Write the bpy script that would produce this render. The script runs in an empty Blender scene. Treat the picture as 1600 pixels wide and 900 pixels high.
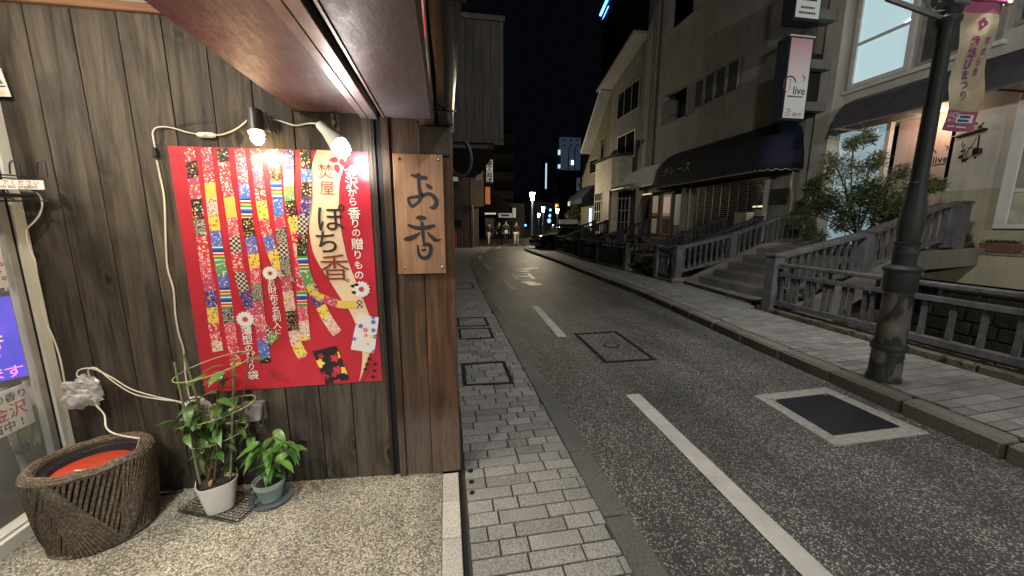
import bpy, bmesh, math, random
from mathutils import Vector, Matrix, noise
random.seed(7)
S = bpy.context.scene
C = S.collection
R_ = math.radians
# ------------------------------------------------------------------ camera
F_PX = 579.0; EYE = 1.5; YAW = R_(10); PITCH = R_(9.8)
fw = Vector((math.sin(YAW)*math.cos(PITCH), math.cos(YAW)*math.cos(PITCH), -math.sin(PITCH)))
rt = Vector((math.cos(YAW), -math.sin(YAW), 0)); up = rt.cross(fw)
cd = bpy.data.cameras.new('camera'); cam = bpy.data.objects.new('camera', cd); C.objects.link(cam)
cam.location = (0, 0, EYE)
cam.rotation_euler = Matrix((rt, up, -fw)).transposed().to_euler()
cd.sensor_width = 36; cd.lens = F_PX/1600*36; cd.clip_start = 0.02; cd.clip_end = 2000
S.camera = cam
# ------------------------------------------------------------------ world, exposure
w = bpy.data.worlds.new('World'); S.world = w; w.use_nodes = True
bg = w.node_tree.nodes['Background']; bg.inputs[0].default_value = (0.42, 0.5, 0.75, 1); bg.inputs[1].default_value = 0.0016
S.view_settings.view_transform = 'Standard'; S.view_settings.look = 'None'
S.view_settings.exposure = 1.1; S.view_settings.gamma = 1.0
S.render.engine = 'CYCLES'; S.cycles.use_denoising = True
S.cycles.sample_clamp_indirect = 2.0; S.cycles.max_bounces = 6; S.cycles.transparent_max_bounces = 12
# survey helpers: sight lines of the survey photograph intersected with a wall, the ground or a facade
O_ = Vector((0, 0, EYE))
def ray(u, v): return rt*((u-800)/F_PX) + up*((450-v)/F_PX) + fw
def W(u, v, Y=2.05): d = ray(u, v); return O_ + d*(Y/d.y)
def GZ(u, v, z=0.0): d = ray(u, v); return O_ + d*((z-EYE)/d.z)
def XP(u, v, X=9.5): d = ray(u, v); return O_ + d*(X/d.x)
# ------------------------------------------------------------------ lights (lamps of the place, plus added fill lamps)
def lamp(name, loc, watt, col, rad=0.05, typ='POINT', aim=None, size=60, blend=.5):
    l = bpy.data.lights.new(name, typ); l.energy = watt; l.color = col; l.shadow_soft_size = rad
    o = bpy.data.objects.new(name, l); C.objects.link(o); o.location = loc
    if typ == 'SPOT':
        l.spot_size = R_(size); l.spot_blend = blend
        o.rotation_euler = (Vector(aim)-Vector(loc)).to_track_quat('-Z', 'Y').to_euler()
    return o
lamp('shop_ceiling_light', (-1.30, 1.15, 2.30), 21, (1, .91, .76), .06)
lamp('floor_fill_spot', (-1.15, .35, 2.41), 75, (1, .96, .89), .06, 'SPOT', aim=(-1.0, .65, 0), size=98, blend=.7)  # added spot without a fixture; brightens the floor and spares the wall
lamp('forecourt_fill', (-1.25, -.9, 2.38), 8, (1, .95, .87), .12)  # added lamp with no known fixture; softly fills the forecourt
lamp('shop_room_light', (-2.6, 1.3, 2.2), 38, (1, .85, .66), .15)  # added lamp out of view; brightens the room behind the glass
lamp('street_lamp_light_near', (3.85, 2.55, 4.05), 350, (1, .98, .95), .16)
lamp('rear_fill_light', (2.4, -9.0, 5.0), 760, (1, .98, .94), .2)  # unseen added light behind the camera, no lamp post; fills the facades
# ------------------------------------------------------------------ materials
MATS = {}
class NT:
    def __init__(s, name):
        s.m = bpy.data.materials.new(name); s.m.use_nodes = True; s.t = s.m.node_tree
        s.b = s.t.nodes['Principled BSDF']; MATS[name] = s.m
    def n(s, typ, **kw):
        nd = s.t.nodes.new(typ)
        for k, v in kw.items():
            if k in nd.inputs.keys(): nd.inputs[k].default_value = v
            else: setattr(nd, k, v)
        return nd
    def l(s, a, b): s.t.links.new(a, b)
    def coord(s, scale=(1,1,1), which='Object', rnd=0, rot=(0,0,0)):
        tc = s.n('ShaderNodeTexCoord'); mp = s.n('ShaderNodeMapping')
        mp.inputs['Scale'].default_value = scale; mp.inputs['Rotation'].default_value = rot
        s.l(tc.outputs[which], mp.inputs[0])
        if rnd:
            oi = s.n('ShaderNodeObjectInfo'); mu = s.n('ShaderNodeVectorMath', operation='SCALE')
            mu.inputs[0].default_value = (rnd, rnd*.7, rnd*1.3); s.l(oi.outputs['Random'], mu.inputs['Scale'])
            s.l(mu.outputs[0], mp.inputs['Location'])
        return mp.outputs[0]
    def noise(s, co, scale, detail=4, rough=.55, dist=0):
        nd = s.n('ShaderNodeTexNoise'); nd.inputs['Scale'].default_value = scale; nd.inputs['Detail'].default_value = detail
        nd.inputs['Roughness'].default_value = rough; nd.inputs['Distortion'].default_value = dist
        s.l(co, nd.inputs['Vector']); return nd.outputs['Fac']
    def ramp(s, fac, stops, interp='LINEAR'):
        nd = s.n('ShaderNodeValToRGB'); e = nd.color_ramp.elements; nd.color_ramp.interpolation = interp
        while len(e) > 1: e.remove(e[0])
        e[0].position = stops[0][0]; e[0].color = (*stops[0][1], 1)
        for p, c in stops[1:]:
            x = e.new(p); x.color = (*c, 1)
        s.l(fac, nd.inputs[0]); return nd.outputs[0]
    def mix(s, fac, a, b, blend='MIX'):
        nd = s.n('ShaderNodeMix', data_type='RGBA', blend_type=blend)
        for i, v in ((0, fac), (6, a), (7, b)):
            if isinstance(v, (int, float)): nd.inputs[i].default_value = v
            elif isinstance(v, tuple): nd.inputs[i].default_value = (*v, 1)
            else: s.l(v, nd.inputs[i])
        return nd.outputs[2]
    def math(s, op, a, b=0.0):
        nd = s.n('ShaderNodeMath', operation=op)
        for i, v in ((0, a), (1, b)):
            if isinstance(v, (int, float)): nd.inputs[i].default_value = v
            else: s.l(v, nd.inputs[i])
        return nd.outputs[0]
    def bump(s, h, strength=.3, dist=.01):
        nd = s.n('ShaderNodeBump'); nd.inputs['Strength'].default_value = strength; nd.inputs['Distance'].default_value = dist
        s.l(h, nd.inputs['Height']); s.l(nd.outputs[0], s.b.inputs['Normal'])
    def out(s, col=None, rough=None, metal=0, spec=.5):
        if col is not None:
            if isinstance(col, tuple): s.b.inputs['Base Color'].default_value = (*col, 1)
            else: s.l(col, s.b.inputs['Base Color'])
        if rough is not None:
            if isinstance(rough, (int, float)): s.b.inputs['Roughness'].default_value = rough
            else: s.l(rough, s.b.inputs['Roughness'])
        s.b.inputs['Metallic'].default_value = metal; s.b.inputs['Specular IOR Level'].default_value = spec
        return s.m
def plain(name, col, rough=.6, metal=0, spec=.5, var=.25, scale=6, bump=.0, rnd=0, alpha=1, trans=0):
    t = NT(name); co = t.coord(rnd=rnd)
    f = t.noise(co, scale, 5)
    lo = tuple(c*(1-var) for c in col); hi = tuple(min(1, c*(1+var)) for c in col)
    c = t.ramp(f, [(.3, lo), (.7, hi)])
    t.out(c, rough, metal, spec)
    if bump: t.bump(t.noise(co, scale*8, 4), bump, .004)
    if alpha < 1: t.b.inputs['Alpha'].default_value = alpha
    if trans: t.b.inputs['Transmission Weight'].default_value = trans
    return t.m
def emit(name, col, strength, base=(.8,.8,.8)):
    t = NT(name); t.out(base, .5)
    t.b.inputs['Emission Color'].default_value = (*col, 1); t.b.inputs['Emission Strength'].default_value = strength
    return t.m
def wood(name, dark, light, grain=1.0, knots=True, rough=.7, axis='Z', bump=.5, spec=.3, weather=None):
    t = NT(name)
    sc = {'Z': (9, 9, .55), 'X': (.55, 9, 9), 'Y': (9, .55, 9)}[axis]
    co = t.coord(sc, rnd=37)
    g = t.noise(co, 2.6*grain, 8, .62, 1.1)
    fine = t.noise(co, 17*grain, 6, .7, .3)
    mid = tuple((a+b)/2 for a, b in zip(dark, light))
    c = t.ramp(g, [(.28, dark), (.5, mid), (.72, light)])
    c = t.mix(.32, c, t.ramp(fine, [(.33, (.42,.4,.4)), (.62, (1.15,1.12,1.1))]), 'MULTIPLY')
    h = t.math('ADD', g, t.math('MULTIPLY', fine, .8))
    if knots:
        sk = {'Z': (5.0, 5.0, 3.1), 'X': (3.1, 5.0, 5.0), 'Y': (5.0, 3.1, 5.0)}[axis]
        kc = t.coord(sk, rnd=53)
        wob = t.n('ShaderNodeVectorMath', operation='ADD'); t.l(kc, wob.inputs[0])
        ns = t.n('ShaderNodeTexNoise'); ns.inputs['Scale'].default_value = 3; t.l(kc, ns.inputs['Vector'])
        sb = t.n('ShaderNodeVectorMath', operation='MULTIPLY_ADD'); t.l(ns.outputs['Color'], sb.inputs[0])
        sb.inputs[1].default_value = (.35,.35,.35); sb.inputs[2].default_value = (-.17,-.17,-.17); t.l(sb.outputs[0], wob.inputs[1])
        v = t.n('ShaderNodeTexVoronoi'); v.inputs['Scale'].default_value = 1.0; t.l(wob.outputs[0], v.inputs['Vector'])
        k = t.ramp(v.outputs['Distance'], [(.0, (.1,.1,.1)), (.085, (.18,.18,.18)), (.14, (.95,.93,.9)), (.20, (.55,.55,.56)), (.42, (1,1,1))])
        c = t.mix(1.0, c, k, 'MULTIPLY'); h = t.math('ADD', h, t.math('MULTIPLY', v.outputs['Distance'], .8))
    big = t.noise(t.coord((1,1,.5), rnd=11), 3, 3)
    c = t.mix(1.0, c, t.ramp(big, [(.3, (.7,.7,.74)), (.7, (1.2,1.15,1.08))]), 'MULTIPLY')
    if weather:   # pale worn foot of the boards, a band of real wear near the floor
        sep = t.n('ShaderNodeSeparateXYZ'); gc = t.n('ShaderNodeNewGeometry'); t.l(gc.outputs['Position'], sep.inputs[0])
        edge = t.math('ADD', sep.outputs['Z'], t.math('MULTIPLY', t.noise(co, 1.5, 6, .7), weather[2]))
        f = t.ramp(edge, [(weather[0], (1,1,1)), (weather[1], (0,0,0))])
        c = t.mix(f, c, t.mix(.7, t.ramp(fine, [(.3, (.09,.08,.075)), (.7, (.26,.235,.21))]), c))
    oi = t.n('ShaderNodeObjectInfo')
    c = t.mix(1.0, c, t.ramp(oi.outputs['Random'], [(0, (.78,.78,.8)), (1, (1.2,1.16,1.1))]), 'MULTIPLY')
    t.out(c, rough, 0, spec); t.bump(h, bump, .004)
    return t.m
wood('charred_board', (.015,.013,.0115), (.104,.09,.069), bump=.8)
wood('brown_board', (.022,.014,.010), (.115,.075,.048), bump=.6, weather=(.42,.56,.16))
wood('post_wood', (.024,.013,.009), (.15,.085,.048), grain=.8, bump=.8, weather=(.42,.58,.2))
wood('sign_wood', (.25,.135,.075), (.42,.26,.155), grain=1.3, knots=False, rough=.45, bump=.3)
wood('dark_trim', (.012,.010,.009), (.05,.04,.033), knots=False)
wood('beam_wood', (.14,.07,.035), (.3,.16,.09), knots=False, axis='X')
wood('old_cladding', (.005,.0045,.004), (.036,.031,.026), grain=1.6, knots=False, bump=.7)
plain('black_gap', (.004,.004,.004), .9)
plain('white_ceiling', (.62,.6,.57), .8)
# soffit sheet: brownish painted plywood with a worn sheen
t = NT('soffit_paint'); co = t.coord((1,1,1)); a = t.noise(co, 3.5, 6, .6, .8); b = t.noise(t.coord((7,1.6,1), rot=(0,0,.5)), 9, 6, .75)
c = t.ramp(a, [(.3, (.075,.045,.05)), (.55, (.14,.09,.092)), (.75, (.22,.155,.148))]); c = t.mix(.35, c, t.ramp(b, [(.4, (.5,.5,.5)), (.62, (1.2,1.15,1.15)), (.72, (2.1,1.9,1.9))]), 'MULTIPLY')
t.out(c, t.ramp(b, [(.3, (.55,)*3), (.7, (.34,)*3)]), 0, .6); t.bump(t.math('ADD', b, a), .5, .004)
t = NT('soffit_grey'); co = t.coord((1,1,1)); a = t.noise(co, 3.5, 6, .6, .8); b = t.noise(t.coord((2,1.2,1), rot=(0,0,-.5)), 14, 6, .8)
c = t.ramp(a, [(.3, (.115,.095,.11)), (.7, (.21,.18,.2))]); c = t.mix(.4, c, t.ramp(b, [(.4, (.6,.6,.6)), (.66, (1.1,1.1,1.1)), (.72, (2.6,2.4,2.5))]), 'MULTIPLY')
t.out(c, t.ramp(b, [(.3, (.5,)*3), (.7, (.28,)*3)]), 0, .6); t.bump(b, .5, .004)
plain('rail_metal', (.30,.25,.24), .38, .6, bump=.1, scale=14)
plain('gutter_metal', (.07,.058,.05), .18, .85, bump=.25, scale=5)
plain('chrome', (.55,.55,.56), .12, 1, bump=.15, scale=4)
# exposed aggregate floor
def aggregate(name, cell, stops, gap, bump, rough=.6, light=.5, wear=.25, mixb=.0):
    t = NT(name); co = t.coord((1,1,1), which='Object')
    v = t.n('ShaderNodeTexVoronoi'); v.inputs['Scale'].default_value = cell; t.l(co, v.inputs['Vector'])
    e = t.n('ShaderNodeTexVoronoi', feature='DISTANCE_TO_EDGE'); e.inputs['Scale'].default_value = cell; t.l(co, e.inputs['Vector'])
    sp = t.n('ShaderNodeSeparateColor'); t.l(v.outputs['Color'], sp.inputs[0])
    c = t.ramp(sp.outputs[0], stops, 'CONSTANT' if mixb == 0 else 'LINEAR')
    c = t.mix(t.ramp(e.outputs['Distance'], [(.03, (1,1,1)), (.14, (0,0,0))]), c, gap)
    big = t.noise(co, 1.3, 6, .6)
    c = t.mix(1.0, c, t.ramp(big, [(.3, (1-wear,)*3), (.7, (1+wear,)*3)]), 'MULTIPLY')
    trk = t.noise(t.coord((1.6, .12, 1)), 1.4, 5, .6); c = t.mix(1.0, c, t.ramp(trk, [(.38, (.72,.72,.73)), (.6, (1.12,1.12,1.1))]), 'MULTIPLY')
    oil = t.noise(co, .8, 7, .75, 1.2); c = t.mix(t.ramp(oil, [(.60, (0,0,0)), (.70, (.6,.6,.6))]), c, gap)
    t.out(c, rough, 0, .4); t.bump(e.outputs['Distance'], bump, .006)
    return t.m
aggregate('pebble_floor', 135, [(0, (.13,.12,.095)), (.18, (.36,.33,.255)), (.45, (.50,.465,.38)), (.75, (.62,.59,.5)), (.9, (.29,.28,.24))], (.09,.082,.062), .7)
aggregate('aggregate_asphalt', 122, [(0, (.045,.045,.042)), (.34, (.07,.069,.064)), (.56, (.14,.135,.124)), (.72, (.30,.29,.265)), (.87, (.50,.48,.44))], (.042,.042,.039), .7, .55, wear=.3)
# paving stone, per-stone shade
def paver_mat(name, a, b, lo=.75, hi=1.2):
    t = NT(name); co = t.coord(rnd=9)
    n1 = t.noise(co, 160, 3, .6); n2 = t.noise(co, 3, 4)
    c = t.ramp(n1, [(.33, tuple(x*.45 for x in a)), (.45, a), (.62, b)])
    c = t.mix(1.0, c, t.ramp(n2, [(.3, (.82,.82,.82)), (.7, (1.1,1.1,1.08))]), 'MULTIPLY')
    oi = t.n('ShaderNodeObjectInfo')
    c = t.mix(1.0, c, t.ramp(oi.outputs['Random'], [(0, (lo,)*3), (.5, (1,)*3), (1, (hi, hi, hi*.98))]), 'MULTIPLY')
    t.out(c, .65, 0, .35); t.bump(n1, .35, .002); return t.m
paver_mat('paving_stone', (.22,.217,.203), (.36,.352,.33))
paver_mat('paving_stone_far', (.24,.238,.23), (.37,.365,.35))
paver_mat('kerb_concrete', (.12,.12,.112), (.18,.178,.165))
paver_mat('kerb_brown', (.15,.142,.12), (.24,.225,.19))
paver_mat('edging_block', (.38,.355,.32), (.5,.475,.43))
plain('joint_sand', (.045,.041,.034), .9, bump=.3, scale=40)
plain('earth', (.05,.045,.035), .95, bump=.3, scale=4)
t = NT('white_line'); co = t.coord(); n = t.noise(co, 60, 6, .75); n2 = t.noise(co, 5, 5, .6)
c = t.ramp(n2, [(.3, (.46,.45,.41)), (.7, (.64,.62,.56))]); c = t.mix(t.ramp(t.math('ADD', n, t.math('MULTIPLY', n2, .35)), [(.50, (1,1,1)), (.56, (0,0,0))]), c, (.16,.155,.14)); t.out(c, .65, 0, .3); t.bump(n, .4, .002)
plain('steel_cover', (.016,.018,.026), .5, .3, bump=.4, scale=40)
plain('black_iron', (.012,.012,.012), .55, .2, bump=.2)
plain('cover_concrete', (.33,.315,.28), .75, bump=.3, scale=25)
plain('sealed_black', (.006,.006,.006), .8)
plain('silver_iron', (.34,.32,.25), .5, .2)
# weathered concrete with moss for railings / plinths
def conc(name, a, b, moss=None, rough=.8):
    t = NT(name); co = t.coord(); n1 = t.noise(co, 4, 8, .65); n2 = t.noise(t.coord((6,6,1.2)), 3, 6, .7)
    c = t.ramp(n1, [(.3, a), (.7, b)]); c = t.mix(.6, c, t.ramp(n2, [(.35, (.5,.5,.5)), (.62, (1.1,1.1,1.1))]), 'MULTIPLY')
    if moss: c = t.mix(t.ramp(t.noise(co, 7, 8, .7), [(.52, (0,0,0)), (.62, (1,1,1))]), c, moss)
    t.out(c, rough, 0, .3); t.bump(t.noise(co, 45, 5), .4, .004); return t.m
conc('rail_concrete', (.085,.085,.088), (.165,.164,.165))
conc('dark_rail', (.03,.03,.033), (.06,.06,.064))
conc('plinth_stone', (.09,.078,.055), (.22,.195,.145), (.03,.034,.016))
conc('retaining_stone', (.012,.011,.009), (.05,.042,.032), (.02,.024,.012))
conc('canal_wall', (.05,.042,.03), (.15,.12,.085), (.02,.02,.012))
plain('canal_water', (.004,.005,.005), .08)
# facades
def stucco(name, a, rough=.85, v=.12, bump=.25, sc=60):
    t = NT(name); co = t.coord(); n = t.noise(co, 1.2, 6, .6); st = t.noise(t.coord((3,3,.35)), 2.2, 6, .65); f = t.noise(co, sc, 4)
    c = t.ramp(n, [(.3, tuple(x*(1-v) for x in a)), (.7, tuple(x*(1+v) for x in a))])
    c = t.mix(.5, c, t.ramp(st, [(.35, (.72,.7,.66)), (.6, (1.05,1.05,1.05))]), 'MULTIPLY')
    t.out(c, rough, 0, .2); t.bump(f, bump, .006); return t.m
stucco('grey_stucco', (.33,.32,.285)); stucco('cream_stucco', (.52,.485,.42)); stucco('ochre_base', (.42,.385,.27))
stucco('pale_stucco', (.22,.215,.20)); stucco('yellow_stucco', (.17,.155,.105)); stucco('beige_house', (.16,.12,.09)); stucco('dark_tower', (.03,.034,.042))
stucco('dark_block', (.035,.033,.033)); stucco('far_white', (.30,.34,.42)); stucco('far_brown', (.08,.068,.06)); stucco('pink_wall', (.62,.47,.41))
stucco('step_concrete', (.20,.19,.16), v=.3); stucco('soffit_pale', (.34,.33,.30)); stucco('roof_dark', (.02,.02,.02))
plain('white_frame', (.66,.65,.6), .5, var=.08); plain('grey_frame', (.3,.29,.27), .5)
plain('alu', (.72,.71,.64), .4, .05, var=.1, scale=3); plain('cream_wood', (.5,.46,.36), .6)
plain('dark_glass', (.012,.014,.016), .06, 0, .8); plain('curtain_glass', (.09,.085,.078), .25, 0, .6)
plain('navy_fabric', (.012,.016,.042), .8, bump=.2); plain('black_fabric', (.010,.010,.013), .85, bump=.2)
plain('brown_fabric', (.055,.05,.055), .7, bump=.2); plain('white_thread', (.6,.6,.56), .7)
plain('corrugated_white', (.85,.82,.75), .5, var=.1); plain('shutter_slat', (.16,.155,.14), .4, .5)
plain('bracket_metal', (.25,.25,.25), .4, .7)
plain('lamp_green', (.032,.042,.040), .6, .0, bump=.3, scale=8)
t = NT('lamp_peeling'); co = t.coord((1,1,.55)); n = t.noise(co, 7, 8, .68, .5)
t.out(t.ramp(n, [(.42, (.03,.038,.036)), (.47, (.035,.036,.034)), (.50, (.10,.09,.078)), (.60, (.16,.14,.12)), (.68, (.22,.215,.20)), (.76, (.05,.05,.046))]), .6, 0, .3); t.bump(n, .8, .006)
# glass
def glass(name, col=(1,1,1), alpha=.16, rough=.02):
    t = NT(name); t.out(col, rough, 0, .5); t.b.inputs['Alpha'].default_value = alpha; return t.m
glass('clear_pane', (.75,.85,.85), .10)
glass('crinkled_plastic', (.55,.55,.54), .5, .12)
emit('bulb_warm', (1,.78,.42), 14); emit('bulb_white', (1,.96,.92), 30); emit('street_bulb', (1,.86,.58), 14)
emit('lit_cyan', (.42,.66,.72), .33); emit('lit_cyan_low', (.36,.55,.62), .24); emit('lit_pink', (.9,.5,.4), .07); emit('lit_warm', (.9,.72,.42), .3)
emit('lit_shop', (.7,.52,.36), .03, (.25,.2,.15)); emit('lit_tube', (.9,1,1), 4); emit('blue_light', (.12,.4,1), 2.2); emit('neon_blue', (.05,.2,1), 5)
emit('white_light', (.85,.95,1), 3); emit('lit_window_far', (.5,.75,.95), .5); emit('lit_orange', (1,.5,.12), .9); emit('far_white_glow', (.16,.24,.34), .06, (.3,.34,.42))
emit('sign_lit_white', (.8,.82,.78), .06, (.7,.7,.66))
t = NT('sign_gradient'); tc = t.n('ShaderNodeTexCoord'); sp = t.n('ShaderNodeSeparateXYZ'); t.l(tc.outputs['Generated'], sp.inputs[0])
c = t.ramp(sp.outputs['Z'], [(.35, (.66,.66,.62)), (.6, (.62,.52,.5)), (1, (.5,.24,.26))]); t.out(c, .4); t.l(c, t.b.inputs['Emission Color']); t.b.inputs['Emission Strength'].default_value = .08
# screen: blue-violet glow
t = NT('screen_glow'); co = t.coord(); c = t.ramp(t.noise(co, 5, 3), [(.3, (.02,.02,.5)), (.5, (.07,.05,.62)), (.68, (.16,.05,.8)), (.8, (.3,.25,1))]); t.out((.01,.01,.02), .2); t.l(c, t.b.inputs['Emission Color']); t.b.inputs['Emission Strength'].default_value = .62
emit('screen_orange', (1,.3,.12), .6); emit('screen_pink', (1,.06,.75), .6)
# paper and small stuff
plain('white_paper', (.68,.67,.63), .7, var=.05); plain('ink_black', (.012,.011,.012), .5); plain('ink_red', (.5,.03,.05), .6); plain('ink_blue', (.03,.08,.3), .6)
plain('ink_brown', (.2,.035,.025), .6); plain('cream_print', (.74,.56,.38), .45, var=.04); plain('white_print', (.82,.8,.76), .45, var=.04)
plain('purple_print', (.26,.035,.2), .6); plain('magenta_cloth', (.40,.10,.20), .6, var=.12)
t = NT('poster_red'); co = t.coord((1,1,1)); n = t.noise(co, 3.2, 4, .5, .6); t.out(t.ramp(n, [(.3, (.40,.016,.032)), (.7, (.50,.022,.042))]), .38, 0, .5); t.bump(n, .5, .02)
t = NT('banner_cloth'); co = t.coord((1,1,1)); n = t.noise(co, 4, 5); t.out(t.ramp(n, [(.3, (.40,.31,.18)), (.5, (.48,.41,.27)), (.7, (.54,.49,.36))]), .6); t.bump(n, .8, .02)
plain('black_plastic', (.012,.012,.013), .4, bump=.1); plain('white_plastic', (.62,.61,.57), .4, var=.08); plain('cable_white', (.62,.59,.5), .5, var=.08); plain('cable_black', (.01,.01,.01), .5)
plain('brass', (.65,.42,.14), .25, .95); plain('steel', (.5,.5,.48), .3, .9)
plain('grey_plastic', (.11,.105,.1), .5, bump=.15, scale=20, var=.3); plain('bag_white', (.5,.48,.45), .5, bump=.3, scale=10)
plain('pot_white', (.60,.585,.55), .45, var=.06); plain('pot_green', (.22,.30,.26), .5, var=.1); plain('saucer_grey', (.10,.12,.13), .45); plain('soil', (.025,.018,.012), .95, bump=1, scale=30)
plain('stake_green', (.16,.2,.09), .5); plain('ring_wire', (.34,.38,.16), .4); plain('stem', (.09,.07,.035), .7)
def leafm(name, a, b):
    t = NT(name); co = t.coord(rnd=5); n = t.noise(co, 20, 3); oi = t.n('ShaderNodeObjectInfo')
    c = t.ramp(n, [(.3, a), (.7, b)]); c = t.mix(1.0, c, t.ramp(oi.outputs['Random'], [(0, (.6,.7,.6)), (1, (1.35,1.25,1.1))]), 'MULTIPLY')
    t.out(c, .32, 0, .5); t.b.inputs['Subsurface Weight'].default_value = 0; return t.m
leafm('leaf_green', (.035,.085,.022), (.075,.16,.04)); leafm('leaf_glossy', (.05,.13,.025), (.11,.24,.055)); leafm('bush_leaf', (.09,.12,.05), (.2,.24,.10)); leafm('bush_dark', (.05,.065,.03), (.10,.12,.05))
leafm('dry_leaf', (.16,.10,.04), (.28,.2,.1)); plain('terracotta', (.17,.085,.05), .8, bump=.3); plain('grass_small', (.04,.06,.02), .8)
t = NT('rope'); co = t.coord(which='Object'); n = t.noise(co, 90, 4, .7); n2 = t.noise(co, 6, 4)
c = t.ramp(n, [(.3, (.032,.026,.019)), (.5, (.10,.08,.058)), (.72, (.25,.21,.155))]); c = t.mix(1.0, c, t.ramp(n2, [(.3, (.7,.7,.7)), (.7, (1.25,1.2,1.15))]), 'MULTIPLY'); t.out(c, .8, 0, .3); t.bump(n, 1, .004)
plain('rope_core', (.03,.022,.016), .9); plain('red_lid', (.40,.045,.018), .4, var=.1); plain('navy_plastic', (.012,.015,.022), .45); plain('broom_straw', (.22,.26,.10), .8, bump=.6, scale=60); plain('room_wall', (.55,.46,.36), .8, var=.05); plain('dark_floor', (.04,.025,.016), .5)
plain('skin', (.45,.28,.2), .6); plain('hair', (.012,.01,.01), .6); plain('dark_cloth', (.012,.012,.015), .85); plain('pale_cloth', (.55,.47,.44), .8); plain('navy_cloth', (.018,.02,.03), .85); plain('grey_cloth', (.05,.05,.055), .85)
plain('car_black', (.01,.01,.012), .12, .3); plain('tyre', (.01,.01,.01), .8); plain('orange_sign', (.5,.15,.05), .5)
# printed patterns for the poster ribbons (flat print)
def floral(name, ground, petals, scale=95, seed=0):
    scale = scale*1.3 if scale > 40 else scale
    t = NT(name); co = t.coord((1,0,1)); mp = t.n('ShaderNodeMapping'); mp.inputs['Location'].default_value = (seed*3.3, 0, seed*1.7); t.l(co, mp.inputs[0])
    v = t.n('ShaderNodeTexVoronoi'); v.inputs['Scale'].default_value = scale; t.l(mp.outputs[0], v.inputs['Vector'])
    # flower outline: distance modulated by angle round the cell point
    d = t.n('ShaderNodeVectorMath', operation='SUBTRACT'); t.l(mp.outputs[0], d.inputs[0]); 
    t.l(v.outputs['Position'], d.inputs[1]); sx = t.n('ShaderNodeSeparateXYZ'); t.l(d.outputs[0], sx.inputs[0])
    ang = t.math('ARCTAN2', sx.outputs['Z'], sx.outputs['X'])
    lob = t.math('MULTIPLY', t.math('ABSOLUTE', t.math('COSINE', t.math('MULTIPLY', ang, 2.5))), .20)
    dd = t.math('SUBTRACT', v.outputs['Distance'], lob)
    sp = t.n('ShaderNodeSeparateColor'); t.l(v.outputs['Color'], sp.inputs[0])
    k = len(petals); pc = t.ramp(sp.outputs[0], [(i/k, p) for i, p in enumerate(petals)], 'CONSTANT')
    c = t.mix(t.ramp(dd, [(.24, (1,1,1)), (.28, (0,0,0))]), ground, pc)
    c = t.mix(t.ramp(v.outputs['Distance'], [(.09, (1,1,1)), (.12, (0,0,0))]), c, (.75,.6,.2))
    t.out(c, .4); return t.m
RED, PNK, WHT, BLU, YEL, BLK, GRN, CRM, NVY, ORG = (.55,.03,.06), (.75,.25,.33), (.82,.77,.7), (.03,.12,.5), (.8,.62,.08), (.015,.013,.015), (.05,.28,.10), (.78,.62,.45), (.02,.04,.18), (.7,.25,.08)
PATS = [floral('print_pink', (.6,.06,.1), [WHT, PNK, (.8,.5,.5), WHT], 95, 1), floral('print_red_white', (.55,.04,.05), [WHT, CRM, WHT, PNK], 75, 2),
 floral('print_blue', (.04,.16,.5), [WHT, RED, BLU, PNK], 85, 3), floral('print_black', BLK, [YEL, RED, WHT, GRN, ORG], 80, 4),
 floral('print_yellow', (.75,.55,.08), [YEL, GRN, RED, BLU], 55, 5), floral('print_green', (.10,.32,.12), [YEL, WHT, GRN, RED], 70, 6),
 floral('print_navy', NVY, [WHT, PNK, BLU, RED], 90, 7), floral('print_cream', (.7,.5,.38), [RED, WHT, PNK, BLK], 80, 8), floral('print_multi', (.5,.05,.12), [BLU, WHT, PNK, YEL, GRN], 80, 9)]
t = NT('print_checker'); ck = t.n('ShaderNodeTexChecker', Scale=1.0); ck.inputs['Color1'].default_value = (*BLK,1); ck.inputs['Color2'].default_value = (.6,.5,.42,1); t.l(t.coord((85,0.001,85)), ck.inputs[0]); t.out(ck.outputs[0], .4); PATS.append(t.m)
t = NT('print_stripes'); sp = t.n('ShaderNodeSeparateXYZ'); t.l(t.coord((1,1,16)), sp.inputs[0]); f = t.math('FRACT', sp.outputs['Z'])
t.out(t.ramp(f, [(0, BLU), (.15, WHT), (.25, GRN), (.45, YEL), (.55, RED), (.7, WHT), (.8, NVY)], 'CONSTANT'), .4); PATS.append(t.m)
t = NT('print_plaid'); wv = t.n('ShaderNodeTexWave', Scale=12.0); t.l(t.coord((6,0,0)), wv.inputs[0]); wv2 = t.n('ShaderNodeTexWave', Scale=12.0, bands_direction='Z'); t.l(t.coord((0,0,6)), wv2.inputs[0])
t.out(t.mix(.5, t.ramp(wv.outputs['Fac'], [(.2, (.5,.25,.05)), (.6, (.8,.6,.12))]), t.ramp(wv2.outputs['Fac'], [(.2, (.55,.3,.06)), (.6, (.85,.65,.15))])), .4); PATS.append(t.m)
t = NT('print_waves'); v = t.n('ShaderNodeTexVoronoi', Scale=38.0); t.l(t.coord((1,0,1.6)), v.inputs['Vector']); f = t.math('FRACT', t.math('MULTIPLY', v.outputs['Distance'], 3)); t.out(t.ramp(f, [(0, (.06,.05,.05)), (.6, (.5,.45,.35))], 'CONSTANT'), .4); PATS.append(t.m)
floral('packet_black', BLK, [RED, CRM, YEL, RED], 17, 3); floral('packet_blue', (.72,.68,.66), [PNK, BLU, YEL, (.7,.15,.2), BLU], 30, 6)
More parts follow.
